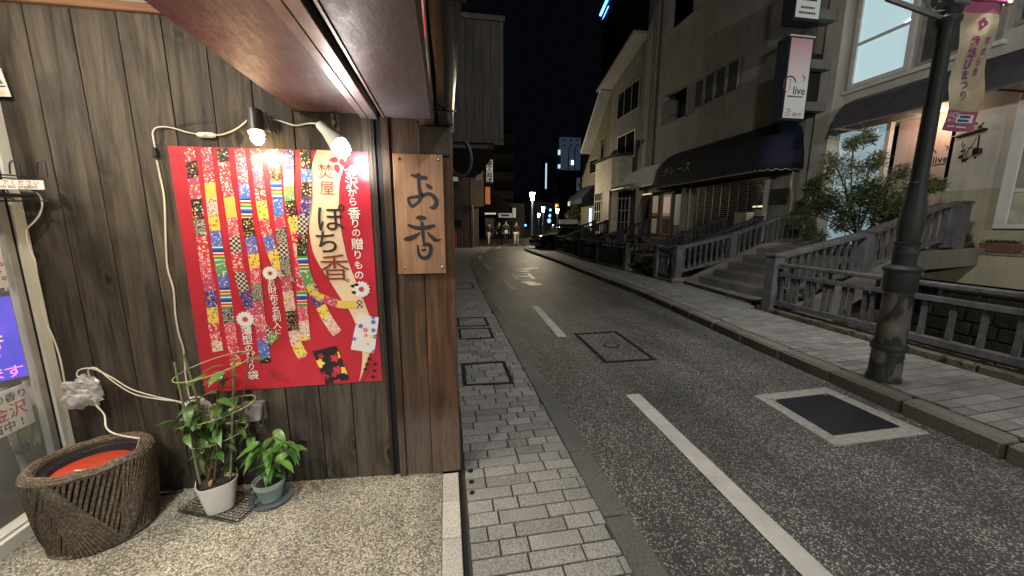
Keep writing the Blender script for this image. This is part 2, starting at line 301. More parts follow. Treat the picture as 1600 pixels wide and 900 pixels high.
# ------------------------------------------------------------------ mesh helpers
class MB:
    def __init__(s): s.v = []; s.f = []; s.m = []
    def add(s, vs, fs, mi=0):
        k = len(s.v); s.v += [tuple(p) for p in vs]; s.f += [tuple(i+k for i in f) for f in fs]; s.m += [mi]*len(fs); return s
    def box(s, a, b, mi=0):
        x0,y0,z0 = a; x1,y1,z1 = b
        if x0 > x1: x0,x1 = x1,x0
        if y0 > y1: y0,y1 = y1,y0
        if z0 > z1: z0,z1 = z1,z0
        return s.add([(x0,y0,z0),(x1,y0,z0),(x1,y1,z0),(x0,y1,z0),(x0,y0,z1),(x1,y0,z1),(x1,y1,z1),(x0,y1,z1)],
                     [(0,3,2,1),(4,5,6,7),(0,1,5,4),(1,2,6,5),(2,3,7,6),(3,0,4,7)], mi)
    def obox(s, c, ax, ay, az, mi=0):   # half vectors
        c = Vector(c); ax, ay, az = map(Vector, (ax, ay, az))
        vs = [c+ax*i+ay*j+az*k for k in (-1,1) for (i,j) in ((-1,-1),(1,-1),(1,1),(-1,1))]
        if ax.cross(ay).dot(az) < 0: fs = [(0,1,2,3),(7,6,5,4),(4,5,1,0),(5,6,2,1),(6,7,3,2),(7,4,0,3)]
        else: fs = [(0,3,2,1),(4,5,6,7),(0,1,5,4),(1,2,6,5),(2,3,7,6),(3,0,4,7)]
        return s.add(vs, fs, mi)
    def beam(s, p0, p1, w, h, mi=0, upv=(0,0,1)):
        p0, p1 = Vector(p0), Vector(p1); d = (p1-p0); sd = d.cross(Vector(upv)).normalized(); u = sd.cross(d).normalized()
        return s.obox((p0+p1)/2, d/2, sd*w/2, u*h/2, mi)
    def cyl(s, p0, p1, r0, r1=None, n=12, mi=0, caps=True):
        r1 = r0 if r1 is None else r1
        p0, p1 = Vector(p0), Vector(p1); d = (p1-p0).normalized(); a = d.orthogonal().normalized(); b = d.cross(a)
        vs = [p0+(a*math.cos(6.28318*i/n)+b*math.sin(6.28318*i/n))*r0 for i in range(n)]+[p1+(a*math.cos(6.28318*i/n)+b*math.sin(6.28318*i/n))*r1 for i in range(n)]
        fs = [(i,(i+1)%n,n+(i+1)%n,n+i) for i in range(n)]
        if caps: fs += [tuple(range(n-1,-1,-1)), tuple(range(n,2*n))]
        return s.add(vs, fs, mi)
    def tube(s, pts, r, n=6, mi=0, sub=3):
        pts = smooth([Vector(p) for p in pts], sub); k0 = len(s.v); a = None
        rr = r if callable(r) else (lambda t: r)
        for i, p in enumerate(pts):
            d = (pts[min(i+1,len(pts)-1)]-pts[max(i-1,0)]).normalized()
            a = (d.orthogonal() if a is None else (a-d*a.dot(d))).normalized(); b = d.cross(a); q = rr(i/(len(pts)-1))
            s.v += [tuple(p+(a*math.cos(6.28318*j/n)+b*math.sin(6.28318*j/n))*q) for j in range(n)]
        for i in range(len(pts)-1):
            for j in range(n):
                s.f.append((k0+i*n+j, k0+i*n+(j+1)%n, k0+(i+1)*n+(j+1)%n, k0+(i+1)*n+j)); s.m.append(mi)
        s.f += [tuple(k0+j for j in range(n-1,-1,-1)), tuple(k0+(len(pts)-1)*n+j for j in range(n))]; s.m += [mi, mi]
        return s
    def lathe(s, prof, c=(0,0,0), n=24, mi=0, sx=1, sy=1, ang=0):
        c = Vector(c); k0 = len(s.v)
        for r, z in prof:
            for j in range(n):
                x = r*sx*math.cos(6.28318*j/n); y = r*sy*math.sin(6.28318*j/n)
                s.v.append((c.x+x*math.cos(ang)-y*math.sin(ang), c.y+x*math.sin(ang)+y*math.cos(ang), c.z+z))
        for i in range(len(prof)-1):
            for j in range(n): s.f.append((k0+i*n+j, k0+i*n+(j+1)%n, k0+(i+1)*n+(j+1)%n, k0+(i+1)*n+j)); s.m.append(mi)
        s.f += [tuple(k0+j for j in range(n-1,-1,-1)), tuple(k0+(len(prof)-1)*n+j for j in range(n))]; s.m += [mi, mi]
        return s
    def prism(s, pts, d, mi=0):     # planar polygon extruded by vector d
        pts = [Vector(p) for p in pts]; d = Vector(d); n = len(pts)
        return s.add(pts+[p+d for p in pts], [tuple(range(n-1,-1,-1)), tuple(range(n,2*n))]+[(i,(i+1)%n,n+(i+1)%n,n+i) for i in range(n)], mi)
    def face(s, pts, mi=0): return s.add(pts, [tuple(range(len(pts)))], mi)
    def ribbon(s, pts, ws, nrm, sub=4, mi=0, off=0.0):
        """flat stroke of varying width in the plane with normal nrm"""
        P = smooth([Vector(p) for p in pts], sub); Wd = smooth([Vector((x,0,0)) for x in ws], sub); nrm = Vector(nrm)
        L = []; Rr = []
        for i, p in enumerate(P):
            d = (P[min(i+1,len(P)-1)]-P[max(i-1,0)]).normalized(); q = d.cross(nrm)*Wd[i].x/2
            L.append(p+q+nrm*off); Rr.append(p-q+nrm*off)
        k = len(P); s.add(L+Rr, [(i, i+1, k+i+1, k+i) for i in range(k-1)], mi); return s
    def build(s, name, mats, parent=None, smooth_=False, bevel=0, kind=None, **props):
        me = bpy.data.meshes.new(name); me.from_pydata(s.v, [], s.f); 
        for m in (mats if isinstance(mats, (list, tuple)) else [mats]): me.materials.append(MATS[m] if isinstance(m, str) else m)
        if len(me.materials) > 1: me.polygons.foreach_set('material_index', s.m)
        if smooth_: me.polygons.foreach_set('use_smooth', [True]*len(me.polygons))
        bm = bmesh.new(); bm.from_mesh(me); bmesh.ops.recalc_face_normals(bm, faces=bm.faces)
        if bevel: bmesh.ops.bevel(bm, geom=bm.edges[:], offset=bevel, segments=1, affect='EDGES')
        bm.to_mesh(me); bm.free()
        if smooth_:
            try: me.set_sharp_from_angle(angle=R_(40))
            except Exception: pass
        return link(name, me, parent, kind=kind, **props)
def link(name, me, parent=None, loc=None, kind=None, **props):
    o = bpy.data.objects.new(name, me); C.objects.link(o)
    if parent is not None: o.parent = parent; o.matrix_parent_inverse = Matrix.Translation(-parent.location) if not parent.rotation_euler.z else (Matrix.LocRotScale(parent.location, parent.rotation_euler, None).inverted())
    if loc is not None: o.location = loc
    if kind: o['kind'] = kind
    for k, v in props.items(): o[k] = v
    return o
def smooth(pts, sub):
    if sub <= 1 or len(pts) < 3: return pts
    out = []
    for i in range(len(pts)-1):
        p0 = pts[max(i-1,0)]; p1 = pts[i]; p2 = pts[i+1]; p3 = pts[min(i+2,len(pts)-1)]
        for k in range(sub):
            t_ = k/sub; out.append(.5*((2*p1)+(-p0+p2)*t_+(2*p0-5*p1+4*p2-p3)*t_**2+(-p0+3*p1-3*p2+p3)*t_**3))
    out.append(pts[-1]); return out
def thing(name, label, cat, loc=(0,0,0), group=None, kind=None, rz=0):
    o = bpy.data.objects.new(name, None); C.objects.link(o); o.location = loc; o.rotation_euler.z = rz
    o['label'] = label; o['category'] = cat; o.empty_display_size = .1
    if group: o['group'] = group
    if kind: o['kind'] = kind
    return o
def tag(o, label, cat, group=None):
    o['label'] = label; o['category'] = cat
    if group: o['group'] = group
    return o
def bx(name, mat, parent, a, b, bevel=0, **kw): return MB().box(a, b).build(name, mat, parent, bevel=bevel, **kw)
_gl = {}
def glyph(ch, bold=0.0):
    k = (ch, bold)
    if k not in _gl:
        cu = bpy.data.curves.new('glyph', 'FONT'); cu.body = ch; cu.resolution_u = 3; cu.offset = bold
        o = bpy.data.objects.new('glyph', cu); C.objects.link(o); dg = bpy.context.evaluated_depsgraph_get()
        me = bpy.data.meshes.new_from_object(o.evaluated_get(dg)); vs = [v.co.copy() for v in me.vertices]; fs = [tuple(p.vertices) for p in me.polygons]
        bpy.data.objects.remove(o); bpy.data.curves.remove(cu); bpy.data.meshes.remove(me)
        if vs:
            cx = (min(v.x for v in vs)+max(v.x for v in vs))/2; cy = (min(v.y for v in vs)+max(v.y for v in vs))/2
            wd = max(v.x for v in vs)-min(v.x for v in vs); ht = max(v.y for v in vs)-min(v.y for v in vs)
            adv = wd
        else: cx = cy = 0; wd = ht = adv = .3
        _gl[k] = (vs, fs, cx, cy, wd, ht)
    return _gl[k]
def put(mb, ch, c, size, ex, ez, bold=0.0, mi=0, full=True):
    """one character centred at c; ex = text right, ez = text up; size = em size in metres"""
    vs, fs, cx, cy, wd, ht = glyph(ch, bold)
    if not vs: return
    ex, ez, c = Vector(ex), Vector(ez), Vector(c)
    q = size/.92
    mb.add([c+ex*(v.x-cx)*q+ez*(v.y-cy)*q for v in vs], fs, mi)
def line_text(mb, s, c, size, ex, ez, bold=0.0, mi=0):
    cu = bpy.data.curves.new('t', 'FONT'); cu.body = s; cu.resolution_u = 2; cu.offset = bold
    o = bpy.data.objects.new('t', cu); C.objects.link(o); dg = bpy.context.evaluated_depsgraph_get()
    me = bpy.data.meshes.new_from_object(o.evaluated_get(dg)); vs = [v.co.copy() for v in me.vertices]; fs = [tuple(p.vertices) for p in me.polygons]
    bpy.data.objects.remove(o); bpy.data.curves.remove(cu); bpy.data.meshes.remove(me)
    cx = (min(v.x for v in vs)+max(v.x for v in vs))/2; cy = (min(v.y for v in vs)+max(v.y for v in vs))/2
    ex, ez, c = Vector(ex), Vector(ez), Vector(c)
    mb.add([c+ex*(v.x-cx)*size+ez*(v.y-cy)*size for v in vs], fs, mi)
def print_row(mb, c, length, h, ex, ez, n=5, mi=0):
    """a row of small ink dashes: print too small to read"""
    ex, ez, c = Vector(ex), Vector(ez), Vector(c); rp = random.Random(int(abs(c.x*97+c.z*31)*10)); x = -length/2
    while x < length/2-.001:
        w_ = min(length/n*rp.uniform(.5,1.0), length/2-x); mb.add([c+ex*x-ez*h/2, c+ex*(x+w_)-ez*h/2, c+ex*(x+w_)+ez*h/2, c+ex*x+ez*h/2], [(0,1,2,3)], mi); x += w_+length*.03
# ================================================================== ground
YW = 2.05
def XK(y):   # road-side edge of the right kerb
    P = [(-6,3.45),(1.5,3.50),(3.75,3.66),(7.2,4.02),(14,4.28),(20,4.36),(21.5,4.5),(22.6,4.85),(24,5.35),(29,7.0),(36,9.0),(60,15.5)]
    return interp(P, y)
def XL(y):   # inner edge of the left kerb
    P = [(-6,.77),(7.6,.76),(10,.78),(13.5,.86),(15.5,.95),(17,1.08),(19.2,1.5),(21,2.0),(23.2,2.7),(29,4.6),(36,6.6),(60,13)]
    return interp(P, y)
def XR(y):   # canal railing line
    P = [(-6,4.85),(2.5,4.98),(5,5.08),(8,5.35),(10.4,5.32),(14,5.3),(18.5,5.6),(20,5.85),(24,7.2),(29,8.9),(36,11),(60,18)]
    return interp(P, y)
def interp(P, y):
    if y <= P[0][0]: return P[0][1]
    for (a, b), (c, d) in zip(P, P[1:]):
        if y <= c: return b+(d-b)*(y-a)/(c-a)
    return P[-1][1]
def strip(name, mat, xa, xb, ys, z, **kw):
    mb = MB(); n = len(ys)
    mb.add([(xa(y), y, z) for y in ys]+[(xb(y), y, z) for y in ys], [(i, n+i, n+i+1, i+1) for i in range(n-1)])
    return mb.build(name, mat, **kw)
YS = [-6+i*.5 for i in range(132)]
MB().face([(-150,-60,-2.2),(200,-60,-2.2),(200,300,-2.2),(-150,300,-2.2)]).build('ground', 'earth', kind='structure')
strip('road', 'aggregate_asphalt', lambda y: XL(y)+.10, lambda y: XK(y)+.08, YS, -.006, kind='structure')
far = MB()   # asphalt beyond the bend
far.face([(-6,24.2,-.012),(60,24.2,-.012),(60,140,-.012),(-6,140,-.012)]); far.face([(-6,17,-.011),(1.3,17,-.011),(2.6,24.2,-.011),(-6,24.2,-.011)])
far.build('far_road', 'aggregate_asphalt', kind='structure')
# left kerb stones
def kerb(name, label_kind, x_of, w, z0, z1, ys, mat, bev):
    root = thing(name, *label_kind, loc=(x_of(2), 2, 0), kind='structure')
    for y0 in ys:
        y1 = y0+(ys[1]-ys[0])-.008
        MB().prism([(x_of(y0), y0, z0), (x_of(y1), y1, z0), (x_of(y1)+w, y1, z0), (x_of(y0)+w, y0, z0)], (0,0,z1-z0)).build('kerb_stone', mat, root, bevel=bev)
    return root
kerb('left_kerb', ('flat grey kerb stones along the left pavement', 'kerb'), XL, .145, -.08, -.001, [-1.85+.574*i for i in range(44)], 'kerb_concrete', .006)
kerb('right_kerb', ('raised kerb stones along the right pavement', 'kerb'), XK, .17, -.1, .12, [-2.0+.6*i for i in range(52)], 'kerb_brown', .024)
# pavers
def unit_pavers(lengths, depth, h, b):
    out = {}
    for L in lengths:
        mb = MB().box((-L/2+.0045, -depth/2+.0045, -h), (L/2-.0045, depth/2-.0045, 0))
        me = bpy.data.meshes.new('paving_stone'); me.from_pydata(mb.v, [], mb.f); bm = bmesh.new(); bm.from_mesh(me)
        bmesh.ops.bevel(bm, geom=[e for e in bm.edges if all(v.co.z > -h/2 for v in e.verts)], offset=b, segments=1, affect='EDGES')
        bm.to_mesh(me); bm.free(); out[L] = me
    return out
def pave(name, label, mat, mat2, xa, xb, y0, y1, pitch, z, lens, skew=0.0, limit=300, near=lambda x, y: True):
    root = thing(name, label, 'pavement', (xa(2), 2, z), kind='structure')
    uni = unit_pavers(lens, pitch, .03, .0025)
    for m in uni.values(): m.materials.append(MATS[mat])
    rest = MB(); cand = []
    y = y0
    while y < y1:
        a, b = xa(y), xb(y); x = a-random.choice((0, .05, .1, .14)); 
        while x < b-.02:
            L = random.choice(lens); e = min(x+L, b); s_ = max(x, a)
            if e-s_ > .03: cand.append((s_, e, y+skew*((s_+e)/2-a), L if (e-s_) > L-.012 else None))
            x = e
        y += pitch
    cand.sort(key=lambda c: (not near(c[0], c[2]), (c[0]-0)**2+(c[2])**2))
    for i, (s_, e, yy, L) in enumerate(cand):
        zz = z+random.uniform(-.0018, .0018)
        if i < limit and near(s_, yy):
            if L is None:
                L = min(lens, key=lambda q: abs(q-(e-s_)))
                o = link('paving_stone', uni[L], root, loc=None); o.matrix_world = Matrix.LocRotScale(Vector(((s_+e)/2, yy, zz)), None, Vector(((e-s_)/L, 1, 1)))
                o.matrix_parent_inverse = Matrix.Translation(-root.location); o.location = ((s_+e)/2, yy, zz); o.scale = ((e-s_)/L, 1, 1)
            else:
                o = link('paving_stone', uni[L], root); o.location = ((s_+e)/2, yy, zz)
            o.rotation_euler.z = math.atan(skew)+random.uniform(-.006, .006)
        else:
            g = .0075; s2 = skew*(e-s_)/2; h = pitch/2-g
            rest.add([(s_+g, yy-h-s2, zz), (e-g, yy-h+s2, zz), (e-g, yy+h+s2, zz), (s_+g, yy+h-s2, zz),
                      (s_+g, yy-h-s2, z-.02), (e-g, yy-h+s2, z-.02), (e-g, yy+h+s2, z-.02), (s_+g, yy+h-s2, z-.02)],
                     [(0,1,2,3), (0,4,5,1), (1,5,6,2), (3,2,6,7), (0,3,7,4)])
    rest.build('paving_stones_beyond', mat2, root, kind='stuff')
    return root
strip('left_pavement_bed', 'joint_sand', lambda y: -.2 if y < 15 else -6, lambda y: XL(y), [-6+.5*i for i in range(72)], -.009, kind='structure')
pave('left_pavement', 'narrow left pavement of pale granite setts', 'paving_stone', 'paving_stone_far', lambda y: .068, lambda y: XL(y)-.004, .95, 14.5, .0915, 0, (.14, .19, .26), 0, 300, lambda x, y: y > 1.0)
pave_l2 = strip('left_pavement_far', 'paving_stone_far', lambda y: -6, lambda y: XL(y)-.004, [14.5, 15.5, 17, 19, 21, 23, 24.5], -.002, kind='structure')
strip('right_pavement_bed', 'joint_sand', lambda y: XK(y)+.15, lambda y: XR(y)+.1, YS, .111, kind='structure')
pave('right_pavement', 'wide right pavement of grey setts beside the canal railing', 'paving_stone', 'paving_stone_far', lambda y: XK(y)+.175, lambda y: (XR(y)-.1 if not 5.3 < y < 7.9 else 5.95), .9, 34, .105, .12, (.17, .21, .30), .06, 300, lambda x, y: y > 1.2+(x-3.6)*.35)
# lane dashes
root = thing('lane_marking', 'dashed white line down the middle of the road', 'road marking', (1.58, 3, 0), kind='structure')
for (a, b) in [((1.505,.75),(1.655,.75),), ]: pass
DA = [((1.515,.4),(1.60,2.87),.13), ((1.51,4.62),(1.585,6.56),.13), ((1.50,8.25),(1.525,10.0),.13), ((1.44,12.3),(1.40,13.9),.13), ((1.45,16.0),(1.52,17.6),.14), ((1.85,19.6),(2.2,21),.14), ((3.1,23.2),(3.6,24.6),.14)]
for (a, b, wd) in DA:
    mb = MB(); d = (Vector(b)-Vector(a)); n_ = Vector((-d.y, d.x)).normalized()*wd/2; a = Vector(a); b = Vector(b)
    k = max(2, int(d.length/.25)); L = []; Rr = []
    for i in range(k+1):
        p = a+d*i/k; j1, j2 = random.uniform(-.003,.003), random.uniform(-.003,.003); L.append((p.x+n_.x*(1+j1*10), p.y+n_.y, .0)); Rr.append((p.x-n_.x*(1+j2*10), p.y-n_.y, .0))
    mb.add(L+Rr, [(i, i+1, k+2+i, k+1+i) for i in range(k)]); mb.build('painted_dash', 'white_line', root)
# road covers
def ring_rect(mb, P, w, z0, z1, mi=0):
    P = [Vector((x, y, 0)) for x, y in P]; c = sum(P, Vector())/4
    for i in range(4):
        a, b = P[i], P[(i+1)%4]; d = (b-a).normalized(); n_ = Vector((-d.y, d.x, 0)); n_ = n_ if n_.dot(c-a) > 0 else -n_
        q = [a, b, b+n_*w-d*w, a+n_*w+d*w]; mb.prism([(p.x, p.y, z0) for p in q], (0,0,z1-z0), mi)
t_ = thing('steel_road_cover', 'square dark steel chamber cover in a pale concrete surround', 'manhole cover', (3.0, 2.3, 0))
P = [(2.645,2.66),(3.445,2.69),(3.42,1.91),(2.585,1.90)]
mb = MB(); ring_rect(mb, P, .105, -.03, .003); mb.build('concrete_surround', 'cover_concrete', t_, bevel=.003)
mb = MB().box((2.72,2.0,-.03),(3.33,2.575,-.001)); 
mb.build('steel_plate', 'steel_cover', t_)
mb = MB()
for i in range(24):
    for j in range(23): 
        x = 2.735+i*.0248; y = 2.015+j*.0243; mb.box((x, y, -.001), (x+.013, y+.006, .0012))
mb.build('tread_bars', 'steel_cover', t_, kind='stuff')
for x in (2.76, 3.28): MB().cyl((x, 2.55, -.002), (x, 2.55, .0025), .012).build('lifting_eye', 'steel', t_)
t_ = thing('aggregate_road_cover', 'road cover filled with asphalt between dark joints, round lid inside', 'manhole cover', (2.1, 4.2, 0))
Pm = [GZ(896,521), GZ(963,517), GZ(1027,562), GZ(945,567)]
mb = MB(); ring_rect(mb, [(p.x, p.y) for p in Pm], .05, -.004, -.0015); mb.build('iron_rim', 'sealed_black', t_)
pc = GZ(955,539); mb = MB(); mb.lathe([(.10,-.004),(.10,.0),(.085,.0),(.08,-.002)], pc, 24); mb.build('round_lid', 'black_iron', t_); MB().lathe([(.075,-.003),(.075,.001),(.03,.001)], pc, 20).build('lid_plate', 'kerb_brown', t_)
for (u0, v0, u1, v1, lab) in [(812,436,838,423,'square road cover with a pale worn iron rim, nearer of two'), (806,421,843,417.5,'square road cover with a pale worn iron rim, farther of two')]:
    t_ = thing('worn_road_cover', lab, 'manhole cover', (2.5, 9, 0)); c_ = GZ(820 if v0 > 430 else 824, 432 if v0 > 430 else 419.5)
    if v0 > 430: Pq = [GZ(798,428), GZ(827,427), GZ(837,436), GZ(805,437.5)]
    else: Pq = [GZ(804,420), GZ(839,417.5), GZ(843,419.8), GZ(808,422)]
    mb = MB(); ring_rect(mb, [(p.x, p.y) for p in Pq], .09, -.004, .001); mb.build('iron_rim', 'silver_iron', t_)
    cc = sum(Pq, Vector())/4; MB().box((cc.x-.25, cc.y-.12, -.004), (cc.x+.25, cc.y+.12, .001)).build('name_plate', 'silver_iron', t_)
for (u, v, lab) in [(825,441.5,'small round pale valve lid, left of a pair on the road'), (836,444.3,'small round pale valve lid, right of a pair on the road'), (818,423.6,'tiny round valve lid between the two worn road covers')]:
    p = GZ(u, v); tag(MB().lathe([(.20,-.004),(.20,.001),(.15,.0015)], p, 20).build('valve_lid', 'silver_iron'), lab, 'valve lid')
# pavement covers (left)
for (pts, lab) in [([(.12,3.30),(.60,3.27),(.60,3.87),(.12,3.87)], 'nearest paved-over utility cover with a black frame in the left pavement'),
                   ([(.13,4.74),(.60,4.72),(.60,5.24),(.13,5.26)], 'second paved-over utility cover with a black frame'),
                   ([(.13,5.36),(.60,5.34),(.60,5.88),(.13,5.9)], 'third paved-over utility cover with a black frame, behind the second'),
                   ([(.13,8.6),(.62,8.6),(.62,9.5),(.13,9.5)], 'farthest utility cover in the left pavement')]:
    mb = MB(); ring_rect(mb, pts, .036, -.003, .0045); o = mb.build('pavement_cover_frame', 'sealed_black'); tag(o, lab, 'utility cover')
for k_, y in enumerate((1.98, 2.07, 2.17)): tag(MB().lathe([(.016,0),(.014,.006),(.005,.007)], (.105+random.uniform(-.005,.005), y-.1, .0), 14).build('survey_stud', 'black_iron'), ['round iron stud set in the left pavement, nearest the viewer','round iron stud set in the left pavement, middle of three','round iron stud set in the left pavement, farthest of three'][k_], 'stud')
# ================================================================== shop forecourt
def zf(x): return .032-.052*(x+.06)
mb = MB(); xs = [-1.90, -1.2, -.6, -.062]
mb.add([(x, -3, zf(x)) for x in xs]+[(x, YW+.02, zf(x)) for x in xs]+[(x, -3, -.1) for x in xs]+[(x, YW+.02, -.1) for x in xs],
       [(i, i+1, 5+i, 4+i) for i in range(3)]+[(3, 11, 15, 7)])
mb.build('shop_forecourt', 'pebble_floor', kind='structure')
r_ = thing('forecourt_edging', 'row of pale concrete blocks edging the shop forecourt', 'edging', (0,1,0), kind='structure')
for i in range(14):
    y0 = -1.38+i*.245; y1 = min(y0+.241, 2.03); MB().box((-.060, y0, -.05), (.030, y1, .033)).build('edging_block', 'edging_block', r_, bevel=.003)
MB().box((.030, -3, -.06), (.050, 3.0, .008)).build('drain_slot', 'black_iron', kind='structure')
# ================================================================== board wall
wall = thing('board_wall', 'dark stained timber board wall beside the street', 'wall', (-1, YW+.03, 0), kind='structure')
bx('wall_core', 'black_gap', wall, (-1.93, YW+.014, 0), (.04, YW+.12, 2.46))
jx = [W(107,12).x, W(180,17).x, W(248,22).x, W(323,90).x, W(392,130).x, W(457,180).x]
pit = (jx[4]-jx[0])/4
X0 = jx[0]-2*pit
edges = [X0+pit*i for i in range(-1, 9)]
edges = [e for e in edges if -1.90 < e < -.42] 
edges = [-1.915]+edges+[-.352]
if edges[-1]-edges[-2] > pit*1.4: edges.insert(-1, (edges[-1]+edges[-2])/2)
for a, b in zip(edges, edges[1:]):
    dz = random.uniform(-.0015, .0015)
    bx('board', 'charred_board', wall, (a+.002, YW-.0+dz, zf((a+b)/2)-.02), (b-.002, YW+.012+dz, 2.405), bevel=.0018)
# slim trims and dark slot
bx('trim_board', 'dark_trim', wall, (-.352, YW-.008, .04), (-.338, YW+.03, 2.03), bevel=.002)
bx('door_slot', 'black_gap', wall, (-.338, YW+.006, .04), (-.304, YW+.013, 2.03))
bx('trim_board', 'brown_board', wall, (-.304, YW-.02, .04), (-.268, YW+.03, 2.03), bevel=.002)
bx('board', 'brown_board', wall, (-.266, YW-.006, .04), (-.122, YW+.03, 2.03), bevel=.002)
bx('corner_post', 'post_wood', wall, (-.119, YW-.012, .035), (.045, YW+.11, 2.03), bevel=.006)
# knot with pale ring on the post
kc = W(706, 658, YW-.014)
mb = MB(); mb.cyl((kc.x, YW-.0155, kc.z), (kc.x, YW-.01, kc.z), .013, .016, 16); mb.build('knot', 'dark_trim', wall)
mb = MB(); mb.lathe([(.013,0),(.018,0),(.018,.003),(.013,.003)], (0,0,0), 20); 
mb.v = [(kc.x+x*.8, YW-.0145-z*.6, kc.z+y*1.15) for x, y, z in mb.v]; mb.build('knot_ring', 'post_wood', wall)
bx('head_board', 'dark_trim', wall, (-.125, YW-.035, 1.845), (.035, YW-.013, 1.985), bevel=.004)
tr = bx('ceiling_trim', 'beam_wood', wall, (-1.93, YW-.022, 2.405), (-.70, YW+.03, 2.438), bevel=.003)
# ceiling over the entrance, house body, soffit
mb = MB().box((-3.2,-3,2.44),(-.70,YW+.1,2.5)); mb.build('entrance_ceiling', 'white_ceiling', kind='structure')
so = thing('eave_soffit', 'low brown painted eave soffit over the forecourt', 'soffit', (-.4, 1, 2.03), kind='structure')
bx('soffit_panel', 'soffit_paint', so, (-.707, -2.6, 2.036), (-.402, YW+.005, 2.06))
bx('soffit_edge', 'soffit_paint', so, (-.707, -2.6, 2.062), (-.69, YW+.005, 2.44))
bx('metal_rail', 'rail_metal', so, (-.400, -2.6, 2.018), (-.366, YW+.003, 2.05), bevel=.002)
bx('metal_rail', 'rail_metal', so, (-.360, -2.6, 2.014), (-.318, YW+.003, 2.05), bevel=.002)
bx('slot_liner', 'black_gap', so, (-.402, -2.6, 2.052), (-.2, YW+.003, 2.10))
bx('metal_rail', 'rail_metal', so, (-.292, -2.6, 2.018), (-.282, YW+.003, 2.05), bevel=.001)
bx('soffit_panel', 'soffit_grey', so, (-.280, -2.6, 2.024), (-.058, YW+.005, 2.048))
bx('fascia_strip', 'dark_trim', so, (-.057, -2.6, 2.004), (-.030, YW+.004, 2.05), bevel=.002)
bx('eave_deck', 'dark_trim', so, (-.70, -2.6, 2.11), (.03, YW+2.4, 2.16))
gt = thing('rain_gutter', 'dark metal rain gutter with a bright bead along the eave', 'gutter', (0, 1, 2.03))
mb = MB(); prof = [(-.024,2.05),(-.024,2.018),(-.014,2.0),(.006,1.992),(.028,1.997),(.042,2.012),(.048,2.06),(.054,2.06),(.05,2.005),(.032,1.988),(.006,1.983),(-.02,1.99),(-.030,2.012),(-.030,2.05)]
ysn = [-2.6+.155*i for i in range(31)]
k = len(prof); 
for i, y in enumerate(ysn):
    o1 = .003*math.sin(i*1.3)+.002*math.sin(i*.7+1); mb.v += [(x+o1, min(y, YW+.0), z+.003*math.cos(i*1.1)) for x, z in prof]
for i in range(len(ysn)-1):
    for j in range(k): mb.f.append((i*k+j, i*k+(j+1)%k, (i+1)*k+(j+1)%k, (i+1)*k+j)); mb.m.append(0)
mb.f.append(tuple((len(ysn)-1)*k+j for j in range(k))); mb.m.append(0)
mb.build('trough', 'gutter_metal', gt, smooth_=True)
MB().tube([(-.036+.003*math.sin(y*3), y, 2.002+.003*math.cos(y*2.3)) for y in ysn], .006, 8, sub=1).build('bead', 'chrome', gt, smooth_=True)
MB().tube([(.052+.003*math.sin(y*3), y, 2.058) for y in ysn], .005, 8, sub=1).build('bead', 'gutter_metal', gt, smooth_=True)
MB().box((-.034, YW-.004, 1.965), (.058, YW+.006, 2.06)).build('end_cap', 'gutter_metal', gt, bevel=.003)
for y in (1.72, .9, .1): MB().box((-.04, y, 1.978), (.06, y+.012, 1.984)).build('strap', 'gutter_metal', gt)
hb = thing('timber_shop_house', 'timber shop house that carries the board wall', 'building', (-2, 4, 0), kind='structure')
bx('wall', 'dark_trim', hb, (-4, YW+.13, 0), (.03, 6.4, 2.10)); bx('wall', 'dark_trim', hb, (-4, YW+.13, 2.51), (.03, 6.4, 3.0)); bx('upper_wall', 'dark_trim', hb, (-4, -3, 2.6), (-.72, YW+.12, 3.2))
# ------------------------------------------------------------------ lit bulbs: clip lamps
def bulb(parent, c, r, mat):
    o = MB().lathe([(r*.35,-r),(r*.8,-r*.6),(r,0),(r*.8,r*.6),(r*.4,r*1.1)], c, 14).build('bulb', mat, parent, smooth_=True); return o
c1 = W(400, 213, YW-.085)
cl = thing('black_clip_lamp', 'black clip lamp with a lit warm bulb pointing down above the poster', 'lamp', tuple(c1))
a = W(397, 172, YW-.075); b = W(401, 205, YW-.085)
mb = MB().cyl(a, b, .030, .033, 20); mb.build('shade', 'black_plastic', cl, smooth_=True, bevel=0)
mb = MB()
for i in range(14):
    an = i*math.tau/14; q = b+Vector((math.cos(an)*.031, math.sin(an)*.031, 0)); mb.box(q-Vector((.0028,.0028,.016)), q+Vector((.0028,.0028,.0)))
mb.build('guard_fins', 'steel', cl); bulb(cl, (b.x, b.y, b.z-.030), .029, 'bulb_warm')
mb = MB(); mb.obox((a+b)/2+Vector((.035,.03,.005)), (.010,0,-.004), (0,.012,0), (-.008,0,.045)); mb.obox((a+b)/2+Vector((.05,.055,-.002)), (.004,0,0), (0,.012,0), (-.006,0,.04)); mb.build('clip', 'grey_plastic', cl, bevel=.002)
lamp('clip_lamp_light_warm', (b.x+.002, b.y+.01, b.z-.062), 9, (1, .72, .38), .02, 'SPOT', aim=(b.x+.02, b.y+.05, b.z-1), size=165, blend=.35)
lamp('clip_lamp_glow_warm', (b.x+.002, b.y, b.z-.064), .8, (1, .72, .38), .02)
cl2 = thing('white_clip_lamp', 'white clip lamp with a glaring bulb aimed at the poster corner', 'lamp', tuple(W(530, 222, YW-.1)))
a = W(500, 195, YW-.07); b = W(530, 227, YW-.13); d = (b-a).normalized()
mb = MB().cyl(a, a+d*.05, .021, .023, 20); mb.cyl(a+d*.05, b, .023, .043, 20); mb.build('shade', 'white_plastic', cl2, smooth_=True)
mb = MB(); 
an_a = d.orthogonal().normalized(); an_b = d.cross(an_a)
